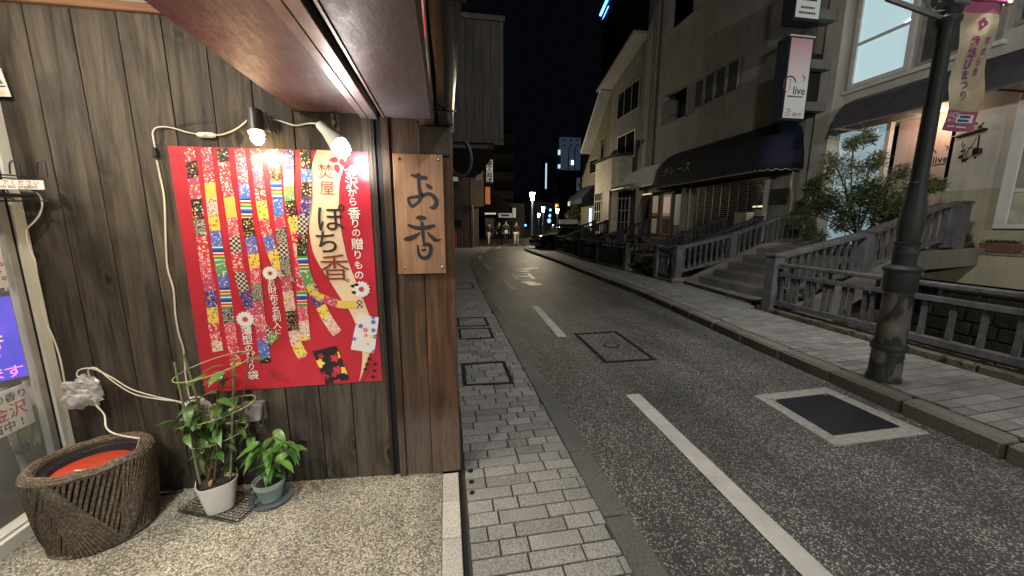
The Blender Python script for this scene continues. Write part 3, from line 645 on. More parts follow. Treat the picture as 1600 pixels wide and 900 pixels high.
for i in range(16):
    q = b+(an_a*math.cos(i*math.tau/16)+an_b*math.sin(i*math.tau/16))*.036; mb.cyl(q-d*.01, q+d*.022, .0035, n=5)
mb.build('guard_fins', 'white_plastic', cl2); bulb(cl2, b+d*.026, .036, 'bulb_white')
lamp('clip_lamp_light_white', b+d*.075+Vector((.01,-.0,0)), 1.1, (1, .95, .9), .025)
lamp('clip_lamp_spot_white', b+d*.08, 5, (1, .95, .9), .02, 'SPOT', aim=W(585, 262, YW), size=70, blend=.9)
c = W(525, 190, YW-.02); mb = MB().box((c.x-.02, YW-.035, c.z-.03), (c.x-.004, YW-.012, c.z+.035)); mb.box((c.x+.002, YW-.03, c.z-.045), (c.x+.016, YW-.010, c.z+.035)); mb.cyl((c.x-.004, YW-.05, c.z-.01), (c.x+.004, YW-.03, c.z-.01), .010, n=10); mb.build('clip', 'grey_plastic', cl2, bevel=.001)
# ------------------------------------------------------------------ cables
def cable(name, label, px, mat, r=.0032, y=YW-.012, cat='cable', group=None):
    pts = [W(p[0], p[1], p[2] if len(p) > 2 else y) for p in px]
    return tag(MB().tube(pts, r, 7, sub=4).build(name, mat, smooth_=True), label, cat, group)
cable('lamp_cable', 'white cable looping from the black clip lamp to the black plug', [(389,183,YW-.06),(384,190),(368,202),(348,210),(335,211)], 'cable_white')
sw = thing('inline_switch', 'white rocker switch in the cable above the poster', 'switch', tuple(W(322,211)))
p = W(322, 211, YW-.016); mb = MB().lathe([(.6,-.5),(.95,-.35),(1,0),(.95,.35),(.6,.5)], (0,0,0), 14); mb.v = [(p.x+z*.075, p.y+y*.009, p.z+x*.013) for x, y, z in mb.v]; mb.build('switch_body', 'cable_white', sw, smooth_=True)
MB().box((p.x-.008, p.y-.014, p.z-.006), (p.x+.006, p.y-.006, p.z+.006)).build('rocker', 'white_plastic', sw, bevel=.002)
cable('switch_cable', 'white cable from the inline switch to the hook left of the poster', [(309,210),(290,206),(265,199),(246,199),(239,206),(240,218),(243,232)], 'cable_white')
cable('thin_wire', 'thin dark wire stretched from the hook to the black clip lamp', [(239,203),(300,190),(384,170,YW-.05)], 'cable_black', .0015)
cable('plug_loop', 'short black wire loop hanging at the hook left of the poster', [(241,232),(243,226),(250,224),(252,204),(245,200)], 'cable_black', .0022)
pl = W(242, 237, YW-.014); MBp = MB().box((pl.x-.010, pl.y-.010, pl.z-.026), (pl.x+.010, pl.y+.008, pl.z+.018)).build('black_plug', 'black_plastic', bevel=.004); tag(MBp, 'black cable plug hanging left of the poster top', 'plug')
cable('wall_cable', 'long white cable hanging beside the left edge of the poster', [(245,250),(250,275),(256,305),(258,340),(259,380),(262,420),(271,452),(274,490),(279,520),(287,548),(290,585),(296,620),(304,632)], 'cable_white', .0036)
cable('lamp_link_cable', 'white cable running between the two clip lamps', [(410,184,YW-.05),(430,187),(447,192),(462,196),(480,193),(494,193,YW-.06),(500,195,YW-.07)], 'cable_white')
cable('frame_cable', 'white cable running down the door frame under the wire rack', [(30,298,1.98),(48,299,1.99),(60,303,1.99),(66,318,1.99),(62,335,1.99),(52,348,1.99),(42,358,1.99),(41,368,1.99),(47,390,2),(54,405,2),(58,430,2),(63,455,2),(66,480,2),(73,505,2),(84,530,2),(94,560,2),(101,598,2)], 'cable_white', .0032)
cable('floor_cable', 'pair of white cables sagging from the wrapped plug to the carrier bag, upper', [(142,597,1.99),(133,590,1.99),(121,588,1.99),(124,578,1.99),(145,576,1.98),(175,590,1.98),(205,608,1.98),(245,620,1.98),(278,627,1.98),(300,634,1.98)], 'cable_white', .0032)
cable('floor_cable', 'pair of white cables sagging from the wrapped plug to the carrier bag, lower', [(140,588,1.98),(138,578,1.98),(150,575,1.98),(178,597,1.97),(210,616,1.97),(250,624,1.97),(280,628,1.97),(302,640,1.97)], 'cable_white', .0028)
# ------------------------------------------------------------------ poster
YP = YW-.004
po = thing('festival_poster', 'large red poster with ribbons of floral paper and white Japanese lettering', 'poster', tuple(W(430, 420, YP)))
A = [(262,229),(573,237),(598.5,595),(326,611)]
x0, x1 = W(262,229,YP).x, W(597,595,YP).x; z0, z1 = W(590,595,YP).z, W(400,232,YP).z
mb = MB(); nx, nz = 20, 28
for j in range(nz+1):
    for i in range(nx+1):
        x = x0+(x1-x0)*i/nx; z = z0+(z1-z0)*j/nz; mb.v.append((x, YP+.0008*math.sin(x*17+z*4), z))
for j in range(nz):
    for i in range(nx): k = j*(nx+1)+i; mb.f.append((k, k+1, k+nx+2, k+nx+1)); mb.m.append(0)
mb.build('sheet', 'poster_red', po, smooth_=True)
NY = (0,-1,0); EX = (1,0,0); EZ = (0,0,1)
def wp(u, v, off=.0015): return W(u, v, YP-off)
# cream stream
Lf = [(495,234),(489,252),(486.5,266),(485.5,308),(482.5,340),(483,360),(489,393),(500,416),(513.6,437),(535.6,471),(549,491),(560,520),(566,549),(565,575),(561,596)]
Rg = [(545,236.5),(537,262),(531,283),(529.5,308),(530,332),(533,360),(539,388),(543,405),(553,432),(563,457),(574,485),(580,505),(580,540),(573,565),(561.5,596)]
mb = MB(); Ls = smooth([wp(*p,.0012) for p in Lf], 3); Rs = smooth([wp(*p,.0012) for p in Rg], 3); k = len(Ls); mb.add(Ls+Rs, [(i, i+1, k+i+1, k+i) for i in range(k-1)]); mb.build('cream_band', 'cream_print', po)
ST = [([(295,231),(302,278),(308.5,327),(316,376),(322,425),(328,449),(332,486),(335,515),(340.5,549)],17),
 ([(321.7,231),(327,278),(332,327),(338.5,376),(345.5,420),(351,449),(357,498),(363,537),(368,570)],17),
 ([(347,231.5),(352,278),(357.5,308),(363,347),(369,390),(373,420),(382,455),(393,482),(408,510),(430,533)],17),
 ([(373.5,232.5),(377,259),(382,303),(387,347),(392.8,381),(398,413),(401,449),(404,481),(407.5,510),(411,537),(415,567)],17),
 ([(399,233),(402,266),(406.5,303),(411.5,337),(418,369),(428,401),(439,423),(456,444)],16.5),
 ([(425.5,233.5),(429,266),(432.5,300),(436,332),(440,369),(444,401),(447,427),(450.5,461),(456,498),(462,534),(474.5,559)],16.5),
 ([(451,234),(451,271),(452,308),(457,340),(463,366),(468,400),(471,449),(473,485),(477,532)],16),
 ([(475.7,234.5),(478.5,271),(479,308),(475,337),(472,366),(472.5,400),(478,429),(489,454),(501,478),(512,499),(527,521)],16),
 ([(483,448),(494,461),(512,469),(535,476),(566,474.5)],12)]
prev = -1; lay = 0
for pts, wd in ST:
    lay += 1; Q = smooth([Vector((a, b, 0)) for a, b in pts], 6); acc = 0; seg = [Q[0]]; target = random.uniform(17, 30)
    for a, b in zip(Q, Q[1:]):
        acc += (b-a).length; seg.append(b)
        if acc > target or b is Q[-1]:
            if acc < 6 and b is Q[-1]: pass
            pi = random.choice([i for i in range(len(PATS)) if i != prev]+[0,1,3,8]); prev = pi
            L = []; Rr = []
            for i, p in enumerate(seg):
                dd = (seg[min(i+1,len(seg)-1)]-seg[max(i-1,0)]); dd.normalize(); n_ = Vector((dd.y, -dd.x, 0))*wd/2
                L.append(wp(p.x+n_.x, p.y+n_.y, .0014+.0003*lay)); Rr.append(wp(p.x-n_.x, p.y-n_.y, .0014+.0003*lay))
            k = len(L); m_ = MB().add(L+Rr, [(i, i+1, k+i+1, k+i) for i in range(k-1)]); m_.build('paper_ribbon', PATS[pi], po)
            seg = [b]; acc = 0; target = random.uniform(17, 30)
MB().face([wp(*p,.0048) for p in [(488,549),(525,540),(546,592),(509,601)]]).build('printed_packet', 'packet_black', po)
MB().face([wp(*p,.0048) for p in [(559,490),(592,496),(585,552),(548,546)]]).build('printed_packet', 'packet_blue', po)
def blossom(mb, u, v, r, n=12, off=.005, mi=0, inner=.45, pet=.42):
    c = wp(u, v, off); s_ = r/F_PX*YW*1.12
    for i in range(n):
        an = i*math.tau/n; d = Vector((math.cos(an), 0, math.sin(an))); e = Vector((-d.z, 0, d.x)); wq = pet*s_*math.tau/n
        mb.face([c+d*s_*inner*.3, c+d*s_*.75+e*wq, c+d*s_*.95+e*wq*.6, c+d*s_, c+d*s_*.95-e*wq*.6, c+d*s_*.75-e*wq], mi)
def disc(mb, u, v, r, off=.0052, n=14, mi=0):
    c = wp(u, v, off); s_ = r/F_PX*YW*1.12; mb.face([c+Vector((math.cos(i*math.tau/n), 0, math.sin(i*math.tau/n)))*s_ for i in range(n)], mi)
for (u, v, r) in [(422,427,9),(383,499,10.5),(564.5,452,11)]:
    mb = MB(); blossom(mb, u, v, r, 14, .0054, 0, .6, .46)
    if u > 380 and r > 10: disc(mb, u, v, r*.3, .0057, 12, 1)
    mb.build('white_blossom', ['white_print', 'ink_red'], po)
mb = MB()
for (u, v, an, l_) in [(521,250,.1,7),(536,255,2.2,7),(527,264,1.7,7.5),(548,252,2.9,6)]:
    c = wp(u, v, .0054); d = Vector((math.cos(an), 0, math.sin(an))); e = Vector((-d.z, 0, d.x)); q = l_/F_PX*YW
    mb.face([c-d*q*.9, c-d*q*.2+e*q*.5, c+d*q*.6+e*q*.55, c+d*q*.9, c+d*q*.6-e*q*.5, c-d*q*.2-e*q*.5])
mb.build('red_petals', 'ink_red', po)
mb = MB()
for (u, v) in [(577.5,561),(573.5,569),(586,569),(571,577),(585,579),(582.5,589),(551,447),(553,457),(557,445)]:
    c = wp(u, v, .0054); q = 3.6/F_PX*YW; mb.face([c+Vector((-q*1.1,0,0)), c+Vector((-q*.2,0,q*.7)), c+Vector((q*1.1,0,q*.2)), c+Vector((q*.2,0,-q*.8))])
mb.ribbon([wp(566,597), wp(574,585), wp(580,570), wp(580,560)], [.003,.003,.002,.002], NY, 3)
mb.build('dark_twig', 'ink_black', po)
def chars(parent, name, mat, L, off=.0045, bold=.0):
    mb = MB()
    for ch, u, v, s_ in L: put(mb, ch, wp(u, v, off), s_/F_PX*YW*.93, EX, EZ, bold)
    return mb.build(name, mat, parent)
chars(po, 'lettering', 'ink_brown', [('焚',508.5,267,22),('屋',511,294,21)], .0045, -.005)
chars(po, 'lettering', 'ink_black', [('ぽ',518,340,40),('ち',510,378,36)], .0045, .006)
chars(po, 'lettering', 'ink_brown', [('香',523,418,42)], .0046, .0)
chars(po, 'lettering', 'ink_black', [('®',543,438,8)])
chars(po, 'lettering', 'white_print', [('金',549,268.5,19),('沢',549.5,286,18),('か',550.5,300.5,13),('ら',551.5,315,13),('香',553.5,333,17.5),('り',555,349,14),('の',556.5,364,13),('贈',558,381,17.5),('り',559,398,14),('も',560,414,13),('の',561,430,14)], .0047, .012)
chars(po, 'lettering', 'white_print', [('お',424,441.8,11),('財',425.6,453,12),('布',427.5,465.3,12),('や',428.8,475,9),('名',430.5,484.6,12),('刺',432,496.3,12),('入',433,507.8,12),('に',434.5,518.6,9)], .006, .008)
chars(po, 'lettering', 'white_print', [('薄',385,517,15),('型',386.7,531,14.5),('の',388.7,543.8,11),('か',390,554,10.5),('お',391.3,563,10.5),('り',393,573,11),('袋',395.5,586,15)], .006, .01)
mb = MB(); disc(mb, 345.5, 592, 5.2, .0045, 8); mb.build('printed_crest', 'ink_black', po); mb = MB(); blossom(mb, 345.5, 592, 4, 6, .0052, 0, .5, .5); mb.build('printed_crest_flower', 'white_print', po)
# ------------------------------------------------------------------ wooden sign
YB = YW-.045
sb = thing('wooden_sign', 'upright wooden signboard with brushed black Japanese characters', 'sign', tuple(W(657, 335, YB)))
xa, xb = W(613,240,YB).x, W(697,427,YB).x; za, zb = W(660,428,YB).z, W(655,240.5,YB).z
bx('board', 'sign_wood', sb, (xa, YB, za), (xb, YB+.026, zb), bevel=.0025)
BR = [([(262,82,22),(300,95,28),(345,105,32),(392,108,34)]), ([(300,84,14),(322,72,20),(335,84,14)]),
 ([(325,110,26),(327,170,26),(335,230,32),(348,275,38),(332,320,26),(300,352,24),(266,374,24),(240,345,24),(230,305,24),(262,290,24),(310,285,28),(360,273,34),(412,258,28),(455,272,34),(488,315,36),(490,352,38),(465,386,34),(432,384,16)]),
 ([(395,168,14),(412,182,30),(432,196,34),(445,206,20)]),
 ([(312,482,26),(345,480,38),(384,484,28)]), ([(352,492,14),(336,508,8),(330,522,3)]),
 ([(232,552,24),(285,572,32),(350,580,36),(410,572,34),(466,556,28)]), ([(356,528,26),(360,590,26),(367,650,28),(373,716,20)]),
 ([(337,622,14),(292,652,32),(244,674,40),(202,682,30)]), ([(408,618,12),(438,652,28),(478,688,36),(505,692,20),(542,682,3)]),
 ([(318,738,14),(322,800,20),(340,845,28),(380,860,30),(420,840,32),(438,790,30),(432,742,34),(400,732,34),(368,742,18)]), ([(350,786,8),(374,783,24),(394,780,10)])]
mb = MB(); lay = 0
for st in BR:
    lay += 1; pts = [W(600+a/6, 260+b/6, YB-.0008-.0002*lay) for a, b, c_ in st]; q = [c_/6/F_PX*YB*1.08 for a, b, c_ in st]
    mb.ribbon(pts, q, NY, 5)
    for i, (p, s_) in enumerate(((pts[0], q[0]), (pts[-1], q[-1]))):
        if s_ > .004: mb.face([p+Vector((math.cos(j*math.tau/10), 0, math.sin(j*math.tau/10)*.9))*s_*.5+Vector((0,-.0001*(1+i)-.0001,0)) for j in range(10)])
mb.build('brushed_characters', 'ink_black', sb)
for (u, v, m_) in [(624,248.5,'brass'),(684,249.5,'brass'),(632.5,418.5,'brass'),(690.5,417.5,'steel')]:
    p = W(u, v, YB); mb = MB().lathe([(.0078,0),(.0078,.002),(.006,.0045),(.002,.0055)], (0,0,0), 14); mb.v = [(p.x+x, p.y-z, p.z+y) for x, y, z in mb.v]; mb.build('screw_head', m_, sb, smooth_=True)
# ------------------------------------------------------------------ outlet box, bags
c = W(397, 641, YW-.02)
ob = thing('outdoor_outlet', 'grey weatherproof outlet box with a hinged hood under the poster', 'outlet', tuple(c))
bx('back_box', 'grey_plastic', ob, (c.x-.052, YW-.03, c.z-.06), (c.x+.058, YW-.001, c.z+.05), bevel=.008)
mb = MB().prism([(c.x-.05, YW-.03, c.z+.05), (c.x-.05, YW-.05, c.z+.042), (c.x-.05, YW-.085, c.z-.035), (c.x-.05, YW-.03, c.z-.03)], (.105,0,0)); mb.build('hood', 'grey_plastic', ob, bevel=.005)
p = Vector((c.x-.005, YW-.056, c.z+.03)); MB().cyl(p, p+Vector((0,-.01,.002)), .004, n=8).build('hood_screw', 'black_iron', ob)
for dx in (-.035, .03): MB().tube([(c.x+dx, YW-.05, c.z-.03), (c.x+dx+.002, YW-.052, c.z-.065), (c.x+dx+.014, YW-.05, c.z-.078), (c.x+dx+.018, YW-.045, c.z-.05)], .005, 6).build('plug_lead', 'grey_plastic', ob)
def crumple(name, c, sx, sy, sz, mat, lab, cat, seed, n=22, amp=.35):
    bm = bmesh.new(); bmesh.ops.create_icosphere(bm, subdivisions=4, radius=1)
    for v in bm.verts:
        q = v.co.copy(); f = 1+amp*(noise.noise(q*1.6+Vector((seed,0,0)))+.6*noise.noise(q*4+Vector((0,seed,0)))); q *= f
        q = Vector((round(q.x*3.2)/3.2*.35+q.x*.65, q.y, round(q.z*3)/3*.35+q.z*.65)); v.co = Vector((q.x*sx, q.y*sy, q.z*sz))+Vector(c)
    me = bpy.data.meshes.new(name); bm.to_mesh(me); bm.free(); me.materials.append(MATS[mat]); return tag(link(name, me), lab, cat)
cc = W(128, 613, 1.98); crumple('wrapped_plug', cc, .080, .04, .068, 'crinkled_plastic', 'power plug wrapped in clear crinkled plastic at the door frame', 'plastic wrap', 3, amp=.5)
mb = MB().box(cc+Vector((-.01,-.02,-.02)), cc+Vector((.055,.02,.015))); mb.tube([cc+Vector((.0,0,.01)), cc+Vector((.0,-.02,.05)), cc+Vector((.03,-.02,.06)), cc+Vector((.03,0,.01))], .006, 6); tag(mb.build('power_plug', 'white_plastic', bevel=.004), 'white extension socket inside the clear plastic', 'plug')
cb = W(312, 645, 1.99); crumple('carrier_bag', cb, .058, .035, .082, 'bag_white', 'white plastic bag tied round cables behind the tall plant', 'bag', 9, amp=.45)
cable('bag_cable', 'short grey-white lead from the carrier bag to the outlet box', [(330,655,1.98),(350,662,1.98),(370,658,1.98),(384,650,1.99)], 'cable_white', .004)
# ------------------------------------------------------------------ shop door side (plane X = XD)
XD = -1.86
def D(u, v, X=XD): return XP(u, v, X)
dr = thing('glass_shop_door', 'aluminium framed glass shop door at the left edge', 'door', (XD, 1.5, .1))
def yat(u, v): return D(u, v).y
y_in, y_gap, y_fr, y_end = yat(67,620), yat(79,620), yat(83,620), yat(101,620)
bx('door_stile', 'grey_frame', dr, (XD-.035, y_in, .18), (XD-.004, y_gap, 2.40), bevel=.002)
bx('frame_gap', 'black_gap', dr, (XD-.03, y_gap, .16), (XD-.006, y_fr, 2.40))
bx('frame_post', 'alu', dr, (XD-.04, y_fr, .10), (XD+.004, y_end, 2.42), bevel=.003)
bx('frame_return', 'white_frame', dr, (XD-.04, y_end, .10), (XD-.004, YW-.002, 2.42))
bx('sill', 'alu', dr, (XD-.10, -2.5, .10), (XD+.0, y_fr-.002, .185), bevel=.003)
bx('sill_track', 'white_frame', dr, (XD-.045, -2.5, .186), (XD-.02, y_in-.002, .197))
bx('glass_pane', 'clear_pane', dr, (XD-.022, -2.5, .198), (XD-.016, y_in-.001, 2.36))
bx('head_rail', 'alu', dr, (XD-.05, -2.5, 2.36), (XD, y_in-.001, 2.42))
rm = thing('shop_room', 'cream walled shop room seen through the glass door', 'room', (-3, 1, 0), kind='structure')
bx('floor', 'dark_floor', rm, (-4.5,-3,.02), (XD-.105, 3.6,.10)); bx('wall', 'room_wall', rm, (-4.5,2.9,.1), (-1.97,3.0,2.45)); bx('wall', 'room_wall', rm, (-4.5,-3,.1), (-4.4,2.9,2.45)); bx('wall', 'room_wall', rm, (-2.0,YW+.13,.1), (-1.94,2.9,2.45)); bx('skirting', 'black_gap', rm, (-2.0+.0,YW+.135,.1),(-1.935,2.9,.2)); bx('ceiling', 'white_ceiling', rm, (-4.5,-3,2.5), (-1.9,3.0,2.56))
# monitor: turned a little towards the door
tvc = XP(10, 540, -1.96); dT = Vector((.62, .785, 0)).normalized(); nT = Vector((dT.y, -dT.x, 0))
pR = XP(46, 540, -1.945)
tvr = thing('shop_monitor', 'black framed monitor showing a blue screen with pink handwriting', 'monitor', tuple(pR))
def tvp(a, b, o=0): return Vector((pR.x, pR.y, 0))-dT*a+nT*o+Vector((0,0,b))
zt, zb_ = 1.20, .775
mb = MB(); cc = (tvp(0,zt)+tvp(.75,zb_))/2; mb.obox(cc-nT*.02, dT*.375, nT*.02, Vector((0,0,(zt-zb_)/2))); mb.build('case', 'black_plastic', tvr, bevel=.004)
mb = MB(); mb.face([tvp(.022,zb_+.022,.0015), tvp(.73,zb_+.022,.0015), tvp(.73,zt-.022,.0015), tvp(.022,zt-.022,.0015)]); mb.build('screen', 'screen_glow', tvr)
mb = MB(); 
for i, ch in enumerate('すまりあがい'): put(mb, ch, tvp(.058+.052*i, .832, .003), .056, dT, EZ, .008)
mb.build('screen_lettering', 'screen_pink', tvr)
mb = MB(); put(mb, '香', tvp(.105, .985, .003), .075, dT, EZ, .008); put(mb, 'お', tvp(.19, .985, .003), .075, dT, EZ, .008); mb.build('screen_lettering', 'screen_orange', tvr)
mb = MB(); put(mb, '〃', tvp(.10, .905, .003), .05, dT, EZ, .02); mb.build('screen_marks', 'screen_pink', tvr)
mb = MB().cyl(tvp(.10,zb_-.01,-.02), tvp(.10,zb_-.30,-.02), .016, n=12); mb.build('stand_pole', 'grey_frame', tvr)
# hand written card, broom, paper notice
ys_ = [XP(0,640,-1.94), XP(41,598,-1.94), XP(44,672,-1.94)]
cd_ = thing('demo_card', 'white card with black and red handwriting below the monitor', 'sign', tuple(ys_[1]))
zc = ys_[1].z; y1_ = ys_[1].y; h_ = .195
mb = MB().box((-1.945, y1_-.30, zc-h_), (-1.94, y1_, zc)); mb.build('card', 'white_paper', cd_)
mb = MB()
for i, ch in enumerate('り香の頭店'): put(mb, ch, (-1.9385, y1_-.028-.046*i, zc-.035), .04, (0,1,0), EZ, .01)
for i, ch in enumerate('!中演実'): put(mb, ch, (-1.9385, y1_-.05-.05*i, zc-.162), .046, (0,1,0), EZ, .01)
mb.build('lettering', 'ink_black', cd_); mb = MB()
for i, ch in enumerate('沢金'): put(mb, ch, (-1.9385, y1_-.055-.075*i, zc-.098), .068, (0,1,0), EZ, .01)
mb.build('lettering', 'ink_red', cd_)
bp = XP(50, 560, -2.02)
br = thing('straw_broom', 'green straw broom hanging upside down behind the glass', 'broom', tuple(bp))
pz = [XP(46, 590, -2.0), XP(58, 640, -2.0), XP(66, 690, -2.0)]
MB().cyl(pz[0]+Vector((0,0,.5)), pz[0], .011, n=10).build('handle', 'grey_frame', br)
mb = MB().cyl(pz[0]+Vector((0,0,.02)), pz[1]+Vector((0,0,.04)), .02, .04, 12); mb.build('collar', 'bag_white', br)
mb = MB()
for i in range(120):
    an = random.uniform(0, math.tau); r0 = random.uniform(0,.03); r1 = r0*2.6+random.uniform(0,.02); q = pz[1]+Vector((math.cos(an)*r0, math.sin(an)*r0, .05))
    mb.cyl(q, pz[1]+Vector((math.cos(an)*r1*.7, math.sin(an)*r1, -.13-random.uniform(0,.035))), .003, .0018, 4, caps=False)
mb.build('bristles', 'broom_straw', br, kind='stuff')
cpl = thing('black_clamp_stand', 'grey stand pole with a black clamp behind the glass', 'stand', tuple(XP(30,720,-2.05)))
a = XP(18, 680, -2.03); b = XP(50, 760, -2.03); MB().cyl(a+(a-b)*.5, b, .012, n=10).build('pole', 'grey_frame', cpl); MB().obox(XP(33,702,-2.02), (.02,0,0), (0,.028,0), (0,0,.016)).build('clamp', 'black_plastic', cpl, bevel=.004)
n1 = XP(0, 330, -1.875); n2 = XP(28, 447, -1.875)
nt = thing('paper_notice', 'white paper notice with small print taped inside the glass door', 'notice', tuple(n2))
bx('sheet', 'white_paper', nt, (-1.8905, n2.y-.30, n2.z), (-1.889, n2.y, n2.z+.36))
mb = MB()
for i in range(4): print_row(mb, (-1.8885, n2.y-.09, n2.z+.30-.03*i), .1-.02*(i%2), .009, (0,1,0), EZ, 4)
mb.build('small_print', 'ink_black', nt, kind='stuff'); mb = MB()
for (dy, dz) in [(.03,.10),(.045,.07),(.03,.04)]:
    for k_ in range(5):
        an = k_*math.tau/5; mb.cyl((-1.8885, n2.y-dy+math.cos(an)*.007, n2.z+dz+math.sin(an)*.007), (-1.888, n2.y-dy+math.cos(an)*.007, n2.z+dz+math.sin(an)*.007), .004, n=8)
mb.build('red_flower_prints', 'ink_red', nt, kind='stuff')
# wire rack with label, little framed card
rk = thing('wire_rack', 'black wire rack with a labelled strip hooked on the door frame', 'rack', tuple(W(50,300,1.96)))
def K(u, v, Y=1.95): return W(u, v, Y)
for pts in [[(-60,275),(0,277),(30,280),(72,282)], [(-60,313),(0,314),(40,314),(74,314)], [(-60,270,1.86),(20,274,1.88),(45,279,1.92)]]:
    MB().tube([K(*p) for p in pts], .0028, 6).build('rack_wire', 'black_iron', rk)
for u in (20, 62): MB().tube([K(u-4,272), K(u-5,256), K(u,251), K(u+8,252), K(u+10,262), K(u+12,278)], .0028, 6).build('rack_hook', 'black_iron', rk)
for u in (5, 45): MB().tube([K(u,290), K(u+8,300), K(u+10,309), K(u+18,312)], .0026, 6).build('rack_wire', 'black_iron', rk)
a, b = K(-70,305), K(52,306); mb = MB().box((a.x, 1.80, a.z-.007), (b.x, 1.955, a.z+.006)); mb.build('tray', 'black_plastic', rk, bevel=.003)
a, b = K(-90,283), K(70,296,1.945); mb = MB().box((a.x, 1.944, b.z-.001), (b.x, 1.947, b.z+.037)); mb.build('label_strip', 'white_paper', rk)
mb = MB(); L_ = '触れないでください'
for i, ch in enumerate(L_): put(mb, ch, (b.x-.24+.027*i, 1.9432, b.z+.026), .021, EX, EZ, .01)
mb.build('lettering', 'ink_red', rk); mb = MB(); line_text(mb, "Please don't touch this product", (b.x-.155, 1.9432, b.z+.009), .021, EX, EZ); mb.build('lettering', 'ink_black', rk)
fc = thing('printed_card', 'corner of a white and yellow printed card pinned to the boards', 'card', tuple(W(5,135,1.9)))
def cdp(u, v): return W(u, v, 2.02)
MB().prism([cdp(-60,92), cdp(0,106), cdp(17,151), cdp(-60,149)], (0,.004,0)).build('sheet', 'white_paper', fc)
MB().face([cdp(-60,133)+Vector((0,-.001,0)), cdp(9,134)+Vector((0,-.001,0)), cdp(9.6,136)+Vector((0,-.001,0)), cdp(-60,136)+Vector((0,-.001,0))]).build('printed_band', 'ink_black', fc)
MB().face([cdp(-60,144)+Vector((0,-.001,0)), cdp(13,143)+Vector((0,-.001,0)), cdp(15.5,149)+Vector((0,-.001,0)), cdp(-60,148)+Vector((0,-.001,0))]).build('printed_band', 'cream_print', fc)
MB().face([cdp(-20,124)+Vector((0,-.001,0)), cdp(0,124)+Vector((0,-.001,0)), cdp(6,131)+Vector((0,-.001,0)), cdp(-20,131)+Vector((0,-.001,0))]).build('printed_mark', 'grey_plastic', fc)
# ------------------------------------------------------------------ basket
bc = Vector((-1.585, 1.80, zf(-1.60)+.002)); RB, RT, HB = .156, .178, .372; BSX, BSY, BANG = 1.06, .94, .5
bk = thing('rope_basket', 'tall dark brown basket wound with coarse rope by the shop door', 'basket', tuple(bc))
def bp_(an, h, dr=0):
    r = RB+(RT-RB)*min(1, (h/HB)**.8)+dr; x, y = r*BSX*math.cos(an), r*BSY*math.sin(an)
    return bc+Vector((x*math.cos(BANG)-y*math.sin(BANG), x*math.sin(BANG)+y*math.cos(BANG), h))
mb = MB().lathe([(RB-.01,0),(RT-.012,HB-.005),(RT-.03,HB-.01),(RB-.03,.02)], bc, 40, sx=BSX, sy=BSY, ang=BANG); mb.build('core', 'rope_core', bk, smooth_=True)
mb = MB()
# rope wound in leaning fans: panels alternate direction
N1 = 62
for i in range(N1):      # under layer, all leaning one way
    a0 = i*math.tau/N1; j_ = random.uniform(-.012,.012)
    mb.tube([bp_(a0+.55*(h/HB)+j_*math.sin(h*20), h, .002) for h in (0, .07, .14, .21, .28, HB-.012)], .0082, 5, sub=3)
for k_ in range(6):      # fans of rope laid over it, narrow at the foot or at the rim
    a0 = k_*math.tau/6+.25; up_ = k_ % 2
    for i in range(12):
        f = i/11-.5
        mb.tube([bp_(a0+(.62 if up_ else -.62)*(h/HB-.5)+f*(.75*((h/HB) if up_ else (1-h/HB))+.10), h, .010+.003*math.cos(f*3)) for h in (0, .07, .14, .21, .28, HB-.012)], .0068, 5, sub=3)
mb.build('wound_rope', 'rope', bk, smooth_=True, kind='stuff')
mb = MB()
for (dr_, h) in [(.0, HB), (-.009, HB+.004), (-.016, HB-.004), (.006, HB-.008), (.004,.006), (.002, HB-.018), (-.02, HB-.016), (-.022, HB-.03), (-.024, HB-.044), (-.026, HB-.058)]:
    mb.tube([bp_(i*math.tau/36, h+.002*math.sin(i*1.7), dr_) for i in range(37)], .0085, 6, sub=1)
mb.build('rim_rope', 'rope', bk, smooth_=True, kind='stuff')
mb = MB()
for i in range(70):
    an = random.uniform(0, math.tau); h = random.choice([0.0, .02, random.uniform(0,HB)]); p = bp_(an, h, .006); mb.tube([p, p+Vector((random.uniform(-.012,.012), random.uniform(-.012,.012), random.uniform(-.006,.012)))], .0008, 3, sub=1)
mb.build('frayed_fibres', 'rope', bk, kind='stuff')
tb = thing('navy_tub', 'dark navy plastic tub with a red lid set inside the basket', 'tub', (bc.x, bc.y, bc.z+.26))
mb = MB().lathe([(.13,0),(.150,.038),(.146,.044),(.126,.044),(.120,.020),(.10,.016)], (bc.x, bc.y, bc.z+.295), 36, sx=BSX, sy=BSY, ang=BANG); mb.build('tub_body', 'navy_plastic', tb, smooth_=True)
mb = MB().lathe([(.118,0),(.118,.010),(.110,.014),(.05,.0155),(.01,.016)], (bc.x, bc.y, bc.z+.312), 36, sx=BSX, sy=BSY, ang=BANG); mb.build('lid', 'red_lid', tb, smooth_=True)
mb = MB(); print_row(mb, (bc.x+.01, bc.y+.02, bc.z+.3286), .09, .008, (.95,.3,0), (-.3,.95,0), 5); mb.build('lid_embossing', 'terracotta', tb, kind='stuff')
pth = [cc0 for cc0 in (W(143,612,1.97), W(150,630,1.96), W(162,645,1.95), W(164,668,1.94))]
pth += [bp_(1.2, HB+.02), bc+Vector((.06,.10,.325)), bc+Vector((.13,.05,.33)), bc+Vector((.03,-.02,.305)), bc+Vector((-.04,-.01,.30))]
tag(MB().tube([W(143,612,1.97), W(150,632,1.96), W(163,648,1.95), W(166,668,1.90), W(180,678,1.86), W(205,683,1.82), W(218,685,1.80)], .0034, 7, sub=4).build('tub_cable', 'cable_white', smooth_=True), 'white cable dropping from the wrapped plug into the basket', 'cable')
